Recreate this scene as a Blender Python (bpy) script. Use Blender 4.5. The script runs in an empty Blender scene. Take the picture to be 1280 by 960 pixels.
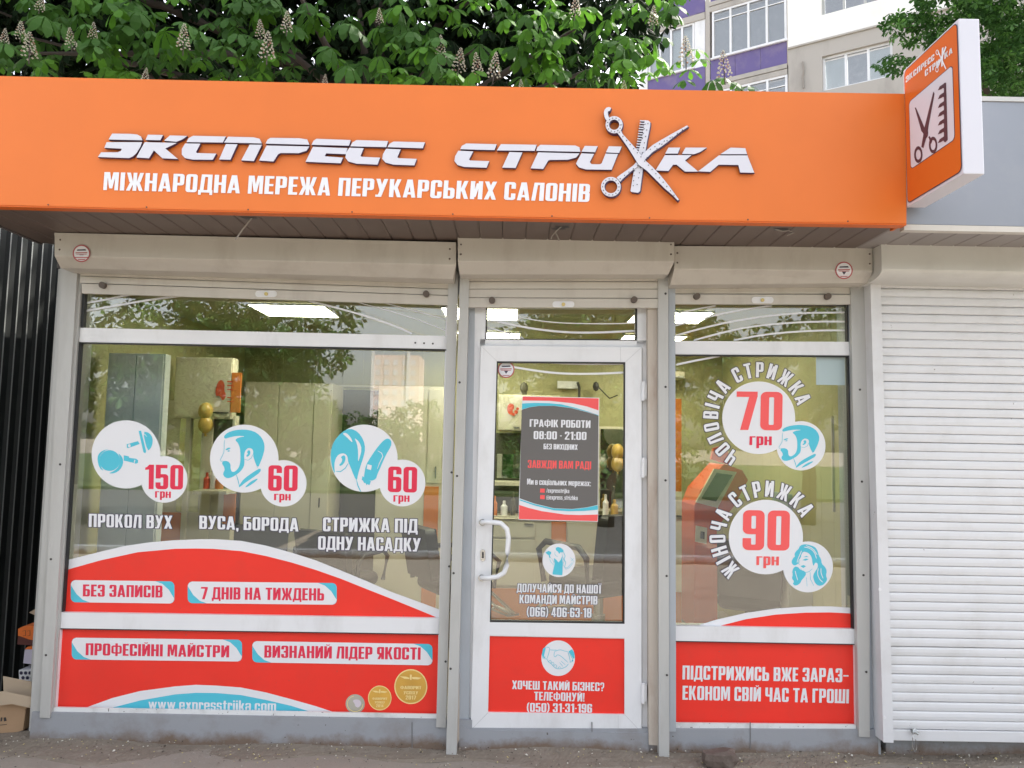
import bpy, math, random
from mathutils import Vector, Matrix
from mathutils.geometry import tessellate_polygon
R = math.radians
random.seed(7)
S = bpy.context.scene
C = S.collection

# ------------------------------------------------------------------ camera
F = 925.0                                   # focal length in pixels of the 1280x960 photograph
CAM = Vector((0.0, -3.9, 1.55))             # the glass of the shop front is the plane y = 0, the pavement z = 0
base = Matrix(((1, 0, 0), (0, 0, -1), (0, 1, 0)))
MC = Matrix.Rotation(R(-0.18), 3, 'Z') @ Matrix.Rotation(R(4.63), 3, 'X') @ base @ Matrix.Rotation(R(1.055), 3, 'Z')
cd = bpy.data.cameras.new('camera')
cam = bpy.data.objects.new('camera', cd)
C.objects.link(cam)
cam.matrix_world = Matrix.Translation(CAM) @ MC.to_4x4()
cd.sensor_width = 36.0
cd.lens = F / 1280 * 36
cd.clip_start = 0.05
cd.clip_end = 3000
S.camera = cam

# ------------------------------------------------------------------ light
SUN_EL, SUN_AZ = 50.0, 52.0                 # azimuth measured from +y (behind the shop) towards +x
w = bpy.data.worlds.new('World')
S.world = w
w.use_nodes = True
nt = w.node_tree
bg = nt.nodes['Background']
sky = nt.nodes.new('ShaderNodeTexSky')
sky.sky_type = 'NISHITA'
sky.sun_disc = False
sky.sun_elevation = R(SUN_EL)
sky.sun_rotation = R(SUN_AZ)
sky.air_density = 1.0
sky.dust_density = 4.0
sky.ozone_density = 0.6
hs = nt.nodes.new('ShaderNodeHueSaturation')
hs.inputs['Saturation'].default_value = 0.32
hs.inputs['Value'].default_value = 1.0
nt.links.new(sky.outputs[0], hs.inputs['Color'])
nt.links.new(hs.outputs[0], bg.inputs['Color'])
bg.inputs['Strength'].default_value = 0.15
sl = bpy.data.lights.new('sun', 'SUN')
sl.energy = 2.5
sl.angle = R(0.6)
sl.color = (1.0, 0.94, 0.85)
so = bpy.data.objects.new('sun', sl)
C.objects.link(so)
sd = Vector((math.sin(R(SUN_AZ)) * math.cos(R(SUN_EL)), math.cos(R(SUN_AZ)) * math.cos(R(SUN_EL)), math.sin(R(SUN_EL))))
so.rotation_euler = sd.to_track_quat('Z', 'Y').to_euler()
so.location = (4, 8, 12)
S.view_settings.view_transform = 'Standard'
S.view_settings.look = 'None'
S.view_settings.gamma = 1.0
S.view_settings.exposure = 2.16
S.render.engine = 'CYCLES'
S.cycles.use_denoising = True
S.cycles.max_bounces = 10
S.cycles.transparent_max_bounces = 16
S.cycles.caustics_reflective = False
S.cycles.caustics_refractive = False
S.cycles.sample_clamp_indirect = 8

# ------------------------------------------------------------------ projection helpers (drawing measurements -> metres)
def ray(px, py):
    return MC @ Vector((px - 640, 480 - py, -F))
def P(px, py, Y):
    d = ray(px, py)
    return CAM + d * ((Y - CAM.y) / d.y)
def PX(px, py, X):
    d = ray(px, py)
    return CAM + d * ((X - CAM.x) / d.x)
def PZ(px, py, Z):
    d = ray(px, py)
    return CAM + d * ((Z - CAM.z) / d.z)
def PN(px, py, p0, n):
    d = ray(px, py)
    return CAM + d * ((p0 - CAM).dot(n) / d.dot(n))
def Zm(ox, oy, s):                          # a drawing frame: origin and scale
    return lambda pts: [(ox + x / s, oy + y / s) for x, y in pts]

# ------------------------------------------------------------------ materials
def _mix(nt, f, a, b):
    m = nt.nodes.new('ShaderNodeMix'); m.data_type = 'RGBA'
    if isinstance(f, (int, float)): m.inputs[0].default_value = f
    else: nt.links.new(f, m.inputs[0])
    for i, v in ((6, a), (7, b)):
        if isinstance(v, (tuple, list)): m.inputs[i].default_value = (*v[:3], 1)
        else: nt.links.new(v, m.inputs[i])
    return m.outputs[2]
def _noise(nt, scale, detail=4, rough=0.6, stretch=None, obj=False):
    tc = nt.nodes.new('ShaderNodeNewGeometry')
    n = nt.nodes.new('ShaderNodeTexNoise')
    n.inputs['Scale'].default_value = scale
    n.inputs['Detail'].default_value = detail
    n.inputs['Roughness'].default_value = rough
    src = tc.outputs['Position']
    if stretch:
        mp = nt.nodes.new('ShaderNodeMapping'); mp.inputs['Scale'].default_value = stretch
        nt.links.new(src, mp.inputs[0]); src = mp.outputs[0]
    nt.links.new(src, n.inputs['Vector'])
    return n.outputs['Fac']
def _ramp(nt, f, a, b):
    r = nt.nodes.new('ShaderNodeMapRange')
    r.inputs['From Min'].default_value = a; r.inputs['From Max'].default_value = b
    nt.links.new(f, r.inputs['Value'])
    return r.outputs[0]
def mat(name, col, rough=0.5, dirt=None, dirt_amt=0.3, dscale=6, stretch=None, metal=0.0, bump=0.0, bscale=200, spec=0.5,
        var=0.0, trans=0.0, coat=0.0, speck=None, speck_t=0.72, speck_s=60):
    m = bpy.data.materials.new(name); m.use_nodes = True
    nt = m.node_tree; b = nt.nodes['Principled BSDF']
    b.inputs['Roughness'].default_value = rough
    b.inputs['Metallic'].default_value = metal
    b.inputs['Specular IOR Level'].default_value = spec
    if coat: b.inputs['Coat Weight'].default_value = coat
    out = col
    if var:
        f = _ramp(nt, _noise(nt, 2.3, 3), 0.3, 0.7)
        out = _mix(nt, f, tuple(c * (1 - var) for c in col), tuple(min(1, c * (1 + var)) for c in col))
    if dirt:
        f = _ramp(nt, _noise(nt, dscale, 8, 0.65, stretch), 0.5, 0.8)
        mm = nt.nodes.new('ShaderNodeMath'); mm.operation = 'MULTIPLY'; mm.inputs[1].default_value = dirt_amt
        nt.links.new(f, mm.inputs[0])
        out = _mix(nt, mm.outputs[0], out, dirt)
    if speck:
        f = _ramp(nt, _noise(nt, speck_s, 2, 0.5), speck_t, speck_t + 0.03)
        out = _mix(nt, f, out, speck)
    if isinstance(out, tuple): b.inputs['Base Color'].default_value = (*out, 1)
    else: nt.links.new(out, b.inputs['Base Color'])
    if bump:
        bn = nt.nodes.new('ShaderNodeBump'); bn.inputs['Strength'].default_value = bump
        bn.inputs['Distance'].default_value = 0.004
        nt.links.new(_noise(nt, bscale, 4), bn.inputs['Height'])
        nt.links.new(bn.outputs[0], b.inputs['Normal'])
    if trans:
        t = nt.nodes.new('ShaderNodeBsdfTranslucent')
        if isinstance(out, tuple): t.inputs[0].default_value = (*[min(1, c * 1.6) for c in out], 1)
        else: nt.links.new(out, t.inputs[0])
        mx = nt.nodes.new('ShaderNodeMixShader'); mx.inputs[0].default_value = trans
        nt.links.new(b.outputs[0], mx.inputs[1]); nt.links.new(t.outputs[0], mx.inputs[2])
        nt.links.new(mx.outputs[0], nt.nodes['Material Output'].inputs[0])
    return m
def emit(name, col, st):
    m = bpy.data.materials.new(name); m.use_nodes = True
    b = m.node_tree.nodes['Principled BSDF']
    b.inputs['Base Color'].default_value = (*col, 1)
    b.inputs['Emission Color'].default_value = (*col, 1)
    b.inputs['Emission Strength'].default_value = st
    return m
def glass(name, tint=(0.93, 0.95, 0.93), refl=0.035, boost=1.7):
    m = bpy.data.materials.new(name); m.use_nodes = True
    nt = m.node_tree; nt.nodes.remove(nt.nodes['Principled BSDF'])
    t = nt.nodes.new('ShaderNodeBsdfTransparent'); t.inputs[0].default_value = (*tint, 1)
    g = nt.nodes.new('ShaderNodeBsdfGlossy'); g.inputs['Roughness'].default_value = 0.0
    f = nt.nodes.new('ShaderNodeFresnel'); f.inputs['IOR'].default_value = 1.5
    mu = nt.nodes.new('ShaderNodeMath'); mu.operation = 'MULTIPLY_ADD'
    mu.inputs[1].default_value = boost; mu.inputs[2].default_value = refl; mu.use_clamp = True
    mx = nt.nodes.new('ShaderNodeMixShader')
    nt.links.new(f.outputs[0], mu.inputs[0]); nt.links.new(mu.outputs[0], mx.inputs[0])
    nt.links.new(t.outputs[0], mx.inputs[1]); nt.links.new(g.outputs[0], mx.inputs[2])
    nt.links.new(mx.outputs[0], nt.nodes['Material Output'].inputs[0])
    return m
K = {}
K['orange'] = mat('orange_panel', (0.70, 0.170, 0.030), 0.42, var=0.03, spec=.3, dirt=(0.42, 0.12, 0.03), dirt_amt=0.12, dscale=1.5, stretch=(1, 1, .15))
K['orange_d'] = mat('orange_print', (0.62, 0.125, 0.015), 0.45, spec=.3)
K['white_letter'] = mat('white_acrylic', (0.61, 0.60, 0.66), 0.35)
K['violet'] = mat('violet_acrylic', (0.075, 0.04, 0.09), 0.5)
K['white_vinyl'] = mat('white_vinyl', (0.74, 0.74, 0.77), 0.45)
K['red_vinyl'] = mat('red_vinyl', (0.82, 0.042, 0.028), 0.42, var=0.04, spec=.25, dirt=(0.50, 0.07, 0.05), dirt_amt=.22, dscale=7, speck=(.35, .10, .08), speck_t=.76, speck_s=60)
K['crimson'] = mat('crimson_print', (0.72, 0.035, 0.08), 0.45, spec=.3)
K['cyan'] = mat('cyan_print', (0.075, 0.50, 0.64), 0.45)
K['black_print'] = mat('dark_outline_print', (0.035, 0.025, 0.06), 0.5)
K['grey_print'] = mat('grey_poster_print', (0.13, 0.12, 0.115), 0.5)
K['pvc'] = mat('white_pvc', (0.74, 0.74, 0.76), 0.35, dirt=(0.35, 0.33, 0.30), dirt_amt=0.34, dscale=6, stretch=(1, 1, .35), var=0.03)
K['pvc_low'] = mat('white_pvc_soiled', (0.72, 0.72, 0.72), 0.4, dirt=(0.25, 0.23, 0.21), dirt_amt=0.55, dscale=9, speck=(0.12, 0.11, 0.10), speck_t=0.70, speck_s=70)
K['gasket'] = mat('black_gasket', (0.02, 0.02, 0.022), 0.6)
K['alu'] = mat('beige_painted_aluminium', (0.54, 0.505, 0.455), 0.42, dirt=(0.30, 0.25, 0.21), dirt_amt=0.4, dscale=7, stretch=(1, 1, 0.25), var=0.04)
K['rail'] = mat('grey_painted_rail', (0.46, 0.455, 0.44), 0.42, dirt=(0.22, 0.20, 0.18), dirt_amt=0.35, dscale=8, stretch=(1, 1, 0.2))
K['rail_blue'] = mat('pale_blue_grey_rail', (0.40, 0.43, 0.47), 0.42, dirt=(0.25, 0.24, 0.23), dirt_amt=0.35, dscale=8, stretch=(1, 1, 0.2))
K['rusty'] = mat('beige_metal_with_rust', (0.50, 0.44, 0.38), 0.55, dirt=(0.22, 0.09, 0.04), dirt_amt=0.6, dscale=9, stretch=(1, 1, 0.3))
K['plinth'] = mat('grey_painted_plinth', (0.30, 0.31, 0.335), 0.6, dirt=(0.17, 0.13, 0.10), dirt_amt=0.55, dscale=5, bump=0.2, bscale=60, speck=(0.08, 0.06, 0.05), speck_t=0.72, speck_s=45)
_pm = K['plinth'].node_tree; _pb = _pm.nodes['Principled BSDF']; _src = _pb.inputs['Base Color'].links[0].from_socket
_g = _pm.nodes.new('ShaderNodeNewGeometry'); _sp = _pm.nodes.new('ShaderNodeSeparateXYZ'); _pm.links.new(_g.outputs['Position'], _sp.inputs[0])
_nz = _noise(_pm, 7, 6, .7); _ad = _pm.nodes.new('ShaderNodeMath'); _ad.operation = 'MULTIPLY_ADD'; _ad.inputs[1].default_value = -.16; _pm.links.new(_nz, _ad.inputs[0]); _pm.links.new(_sp.outputs[2], _ad.inputs[2])
_rr = _ramp(_pm, _ad.outputs[0], .0, -.055)          # splashed mud along the foot
_pm.links.new(_mix(_pm, _rr, _src, (0.17, 0.12, 0.09)), _pb.inputs['Base Color'])
K['screw'] = mat('dark_screw', (0.04, 0.035, 0.035), 0.5)
K['knob'] = mat('dark_brown_stopper', (0.10, 0.075, 0.06), 0.5)
K['brass'] = mat('brass_lock', (0.55, 0.40, 0.16), 0.3, metal=1.0)
K['steel'] = mat('brushed_steel', (0.55, 0.55, 0.55), 0.25, metal=1.0)
K['slat'] = mat('white_shutter_slat', (0.66, 0.66, 0.68), 0.45, dirt=(0.42, 0.40, 0.37), dirt_amt=0.35, dscale=6, speck=(0.3, 0.28, 0.27), speck_t=0.76, speck_s=28)
K['box_white'] = mat('pale_painted_housing', (0.60, 0.59, 0.56), 0.4, dirt=(0.38, 0.36, 0.32), dirt_amt=0.3, dscale=4)
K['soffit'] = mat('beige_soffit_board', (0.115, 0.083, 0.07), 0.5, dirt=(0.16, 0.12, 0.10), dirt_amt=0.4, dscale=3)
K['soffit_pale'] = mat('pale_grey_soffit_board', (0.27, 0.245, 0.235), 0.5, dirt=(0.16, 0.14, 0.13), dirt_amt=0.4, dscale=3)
K['fascia_grey'] = mat('grey_composite_panel', (0.25, 0.27, 0.31), 0.5, spec=.3, var=0.02, dirt=(0.4, 0.4, 0.4), dirt_amt=0.2)
K['black_sheet'] = mat('black_ribbed_sheet', (0.008, 0.010, 0.010), 0.6, spec=.25, dirt=(0.03, 0.035, 0.03), dirt_amt=0.4, dscale=3)
K['rib'] = mat('grey_rib_edge', (0.17, 0.18, 0.175), 0.45, dirt=(0.05, 0.05, 0.05), dirt_amt=0.5, dscale=6)  # paler strip along the crest of each rib
K['roof'] = mat('dark_roof_sheet', (0.10, 0.09, 0.09), 0.6)
K['cardboard'] = mat('brown_cardboard', (0.42, 0.27, 0.16), 0.85, dirt=(0.28, 0.17, 0.10), dirt_amt=0.4, dscale=5)
K['cardboard_in'] = mat('pale_cardboard', (0.46, 0.36, 0.26), 0.85)
K['glass'] = glass('window_glass')
K['cable'] = mat('grey_cable', (0.30, 0.27, 0.24), 0.6)
K['black_rubber'] = mat('black_leatherette', (0.022, 0.022, 0.024), 0.4)
K['cream'] = mat('cream_laminate', (0.62, 0.58, 0.46), 0.45)
K['cream_wall'] = mat('yellow_green_wall_panel', (0.42, 0.40, 0.21), 0.5, dirt=(0.3, 0.28, 0.16), dirt_amt=0.3, dscale=2)
K['ceil'] = mat('olive_ceiling_panel', (0.36, 0.345, 0.20), 0.6)
K['in_floor'] = mat('grey_brown_linoleum', (0.24, 0.205, 0.17), 0.35, dirt=(0.06, 0.05, 0.045), dirt_amt=0.5, dscale=3)
K['in_orange'] = mat('orange_laminate', (0.62, 0.19, 0.035), 0.4)
K['in_blue'] = mat('pale_blue_grey_locker', (0.80, 0.86, 0.90), 0.3)
K['mirror'] = mat('mirror_glass', (0.62, 0.63, 0.52), 0.03, metal=1.0)
K['dark_in'] = mat('dark_brown_interior', (0.075, 0.068, 0.045), 0.6)
K['balloon'] = mat('amber_balloon', (0.50, 0.33, 0.08), 0.3)
K['terminal_red'] = mat('red_orange_terminal_shell', (0.62, 0.09, 0.035), 0.35)
K['terminal_cream'] = mat('pale_terminal_bezel', (0.55, 0.50, 0.38), 0.4)
K['screen'] = mat('dark_screen', (0.02, 0.02, 0.022), 0.12)
K['grey_blue'] = mat('grey_blue_plastic', (0.25, 0.31, 0.31), 0.4)
K['lamp'] = emit('lit_lamp_diffuser', (1.0, 0.97, 0.72), 5.6)

# ------------------------------------------------------------------ object helpers
W = {}
def wl(o): return W.get(o, Vector((0, 0, 0)))
def thing(name, loc, label, cat, group=None, kind=None):
    o = bpy.data.objects.new(name, None); C.objects.link(o)
    o.location = loc; W[o] = Vector(loc); o.empty_display_size = 0.1
    o['label'] = label; o['category'] = cat
    if group: o['group'] = group
    if kind: o['kind'] = kind
    return o
def mk(name, vs, fs, m, parent=None, label=None, cat=None, group=None, kind=None, smooth=False, midx=None):
    vs = [Vector(v) for v in vs]
    lo = Vector((min(v.x for v in vs), min(v.y for v in vs), min(v.z for v in vs)))
    hi = Vector((max(v.x for v in vs), max(v.y for v in vs), max(v.z for v in vs)))
    c = (lo + hi) / 2
    me = bpy.data.meshes.new(name)
    me.from_pydata([v - c for v in vs], [], fs)
    ms = m if isinstance(m, (list, tuple)) else [m]
    for x in ms: me.materials.append(x)
    if midx: me.polygons.foreach_set('material_index', midx)
    if smooth: me.polygons.foreach_set('use_smooth', [True] * len(fs))
    me.update()
    o = bpy.data.objects.new(name, me); C.objects.link(o)
    W[o] = c
    if parent: o.parent = parent; o.location = c - wl(parent)
    else: o.location = c
    if label: o['label'] = label
    if cat: o['category'] = cat
    if group: o['group'] = group
    if kind: o['kind'] = kind
    return o
class MB:
    def __init__(s): s.v = []; s.f = []; s.mi = []
    def add(s, vs, fs, mi=0):
        n = len(s.v); s.v += [Vector(v) for v in vs]; s.f += [tuple(i + n for i in f) for f in fs]; s.mi += [mi] * len(fs)
        return s
    def prism(s, front, back, mi=0, mside=None, cap_back=True):       # two matching 3-D outlines
        n = len(front)
        tris = tessellate_polygon([[Vector(p) for p in front]])
        fs = [tuple(t) for t in tris]
        s.add(front, fs, mi)
        if cap_back: s.add(back, [tuple(reversed(t)) for t in tris], mside if mside is not None else mi)
        vs = list(front) + list(back)
        s.add(vs, [(i, (i + 1) % n, n + (i + 1) % n, n + i) for i in range(n)], mside if mside is not None else mi)
        return s
    def px(s, pts, Y0, Y1, mi=0, mside=None):                          # outline on the plane y = Y0, pushed back to y = Y1
        a = [P(x, y, Y0) for x, y in pts]
        return s.prism(a, [Vector((v.x, Y1, v.z)) for v in a], mi, mside)
    def flat(s, pts, Y, mi=0):
        a = [P(x, y, Y) for x, y in pts]
        return s.add(a, [tuple(t) for t in tessellate_polygon([a])], mi)
    def box(s, lo, hi, mi=0):
        x0, y0, z0 = lo; x1, y1, z1 = hi
        v = [(x0, y0, z0), (x1, y0, z0), (x1, y1, z0), (x0, y1, z0), (x0, y0, z1), (x1, y0, z1), (x1, y1, z1), (x0, y1, z1)]
        return s.add(v, [(0, 3, 2, 1), (4, 5, 6, 7), (0, 1, 5, 4), (1, 2, 6, 5), (2, 3, 7, 6), (3, 0, 4, 7)], mi)
    def tube(s, pts, r, n=8, mi=0, caps=True):
        pts = [Vector(p) for p in pts]
        rr = r if isinstance(r, (list, tuple)) else [r] * len(pts)
        vs = []; fs = []
        for i, p in enumerate(pts):
            t = (pts[min(i + 1, len(pts) - 1)] - pts[max(i - 1, 0)]).normalized()
            u = t.cross(Vector((0, 0, 1)))
            if u.length < 0.05: u = t.cross(Vector((1, 0, 0)))
            u.normalize(); q = t.cross(u)
            for k in range(n):
                a = 2 * math.pi * k / n
                vs.append(p + (u * math.cos(a) + q * math.sin(a)) * rr[i])
        for i in range(len(pts) - 1):
            for k in range(n):
                k2 = (k + 1) % n
                fs.append((i * n + k, i * n + k2, (i + 1) * n + k2, (i + 1) * n + k))
        if caps:
            fs.append(tuple(range(n - 1, -1, -1))); fs.append(tuple(range((len(pts) - 1) * n, len(pts) * n)))
        return s.add(vs, fs, mi)
    def lathe(s, c, prof, n=20, mi=0):
        vs = []; fs = []
        for r, z in prof:
            for k in range(n):
                a = 2 * math.pi * k / n
                vs.append((c[0] + r * math.cos(a), c[1] + r * math.sin(a), c[2] + z))
        for i in range(len(prof) - 1):
            for k in range(n):
                k2 = (k + 1) % n
                fs.append((i * n + k, i * n + k2, (i + 1) * n + k2, (i + 1) * n + k))
        return s.add(vs, fs, mi)
    def ellipsoid(s, c, r, n=12, mi=0):
        vs = []; fs = []; m = n // 2
        for i in range(m + 1):
            t = math.pi * i / m
            for k in range(n):
                a = 2 * math.pi * k / n
                vs.append((c[0] + r[0] * math.sin(t) * math.cos(a), c[1] + r[1] * math.sin(t) * math.sin(a), c[2] + r[2] * math.cos(t)))
        for i in range(m):
            for k in range(n):
                k2 = (k + 1) % n
                fs.append((i * n + k, (i + 1) * n + k, (i + 1) * n + k2, i * n + k2))
        return s.add(vs, fs, mi)
    def build(s, name, m, parent=None, bevel=0, **kw):
        kw.setdefault('midx', s.mi)
        o = mk(name, s.v, s.f, m, parent, **kw)
        if bevel:
            b = o.modifiers.new('bevel', 'BEVEL'); b.width = bevel; b.segments = 5 if bevel > .03 else 2; b.limit_method = 'ANGLE'
        return o
def circ(cx, cy, rx, ry=None, n=40, rot=0):
    ry = ry or rx
    return [(cx + rx * math.cos(2 * math.pi * k / n + rot), cy + ry * math.sin(2 * math.pi * k / n + rot)) for k in range(n)]
def rrect(x0, y0, x1, y1, r, n=6, sk=0.0):                     # rounded rectangle; sk = rise of y per px of x
    o = []
    for cx, cy, a0 in ((x1 - r, y1 - r, 0), (x0 + r, y1 - r, 90), (x0 + r, y0 + r, 180), (x1 - r, y0 + r, 270)):
        for k in range(n + 1):
            a = R(a0 + 90 * k / n)
            x = cx + r * math.cos(a); y = cy + r * math.sin(a)
            o.append((x, y + sk * (x - x0)))
    return o
def smoothp(pts, it=2, closed=True):                           # Chaikin
    for _ in range(it):
        o = []; n = len(pts)
        for i in range(n if closed else n - 1):
            a = pts[i]; b = pts[(i + 1) % n]
            o += [(a[0] * .75 + b[0] * .25, a[1] * .75 + b[1] * .25), (a[0] * .25 + b[0] * .75, a[1] * .25 + b[1] * .75)]
        if not closed: o = [pts[0]] + o + [pts[-1]]
        pts = o
    return pts
def ribbon(pts, w):                                            # open polyline -> thin outline polygon
    L = []; Rr = []
    n = len(pts)
    for i, p in enumerate(pts):
        a = pts[max(i - 1, 0)]; b = pts[min(i + 1, n - 1)]
        dx, dy = b[0] - a[0], b[1] - a[1]; l = math.hypot(dx, dy) or 1
        k = w / 2 * (0.55 if i in (0, n - 1) else 1)
        L.append((p[0] - dy / l * k, p[1] + dx / l * k)); Rr.append((p[0] + dy / l * k, p[1] - dx / l * k))
    return L + Rr[::-1]

# ------------------------------------------------------------------ heavy condensed lettering drawn from bands and bars
GT, GB, GW = 0.185, 0.14, 0.47
def _V(x, y0=0, y1=1, t=GT): return [[(x, y0), (x + t, y0), (x + t, y1), (x, y1)]]
def _H(x0, x1, y, b=GB): return [[(x0, y), (x1, y), (x1, y + b), (x0, y + b)]]
def _D(x0, y0, x1, y1, w=GT): return [[(x0, y0), (x0 + w, y0), (x1 + w, y1), (x1, y1)]]
def _B(x0, y0, x1, y1, cs, start=None, end=None, t=GT, b=GB, ro=0.13):
    # rounded band inside a box; cs = corners in order (TR TL BL BR anticlockwise)
    ri = max(ro - b * .75, .02); pr = []
    ctr = {'TR': (x1, y1, -1, -1, 0), 'TL': (x0, y1, 1, -1, 90), 'BL': (x0, y0, 1, 1, 180), 'BR': (x1, y0, -1, 1, 270)}
    for c in cs:
        cx, cy, sx, sy, a0 = ctr[c]; n = 5
        for k in range(n + 1):
            a = R(a0 + 90 * k / n)
            po = (cx + sx * ro + ro * math.cos(a), cy + sy * ro + ro * math.sin(a))
            pi_ = (cx + sx * (t + ri) + ri * math.cos(a), cy + sy * (b + ri) + ri * math.sin(a))
            pr.append((po, pi_))
    if start: pr.insert(0, start)
    if end: pr.append(end)
    if not start: pr.append(pr[0])
    return [[pr[i][0], pr[i + 1][0], pr[i + 1][1], pr[i][1]] for i in range(len(pr) - 1)]
def _ring(x0, y0, x1, y1, **k): return _B(x0, y0, x1, y1, ['TR', 'TL', 'BL', 'BR'], **k)
def _bowl(x0, y0, x1, y1, b=GB):            # open to the left
    q = _B(x0, y0, x1, y1, ['BR', 'TR'], start=((x0, y0), (x0, y0 + b)), end=((x0, y1), (x0, y1 - b)), b=b)
    return q
def _C(x0=0, x1=GW, y0=0, y1=1, lo=.37, hi=.63): return _B(x0, y0, x1, y1, ['TR', 'TL', 'BL', 'BR'], start=((x1, hi), (x1 - GT, hi)), end=((x1, lo), (x1 - GT, lo)))
def _mir(g, w): return [[(w - x, y) for x, y in p][::-1] for p in g]
def _sy(g, s): return [[(x, y * s) for x, y in p] for p in g]
def _breve(c, y=1.05): return [[(c - .12, y + .10), (c - .08, y), (c + .08, y), (c + .12, y + .10), (c + .06, y + .10), (c + .04, y + .06), (c - .04, y + .06), (c - .06, y + .10)]]
w_, t_, b_ = GW, GT, GB
_three = lambda: _B(0, .45, w_, 1, ['BR', 'TR', 'TL'], start=((.16, .45), (.16, .45 + .11)), end=((0, .69), (t_, .69)), b=.125, ro=.12) + _B(0, 0, w_, .56, ['TR'], start=((.16, .56), (.16, .45)), end=((w_, .2), (w_ - t_, .2)), b=.11, ro=.12)[:0] + \
    [[(x, 1.0 - y) for x, y in p][::-1] for p in _B(0, .45, w_, 1, ['BR', 'TR', 'TL'], start=((.16, .45), (.16, .56)), end=((0, .69), (t_, .69)), b=.125, ro=.12)]
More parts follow.
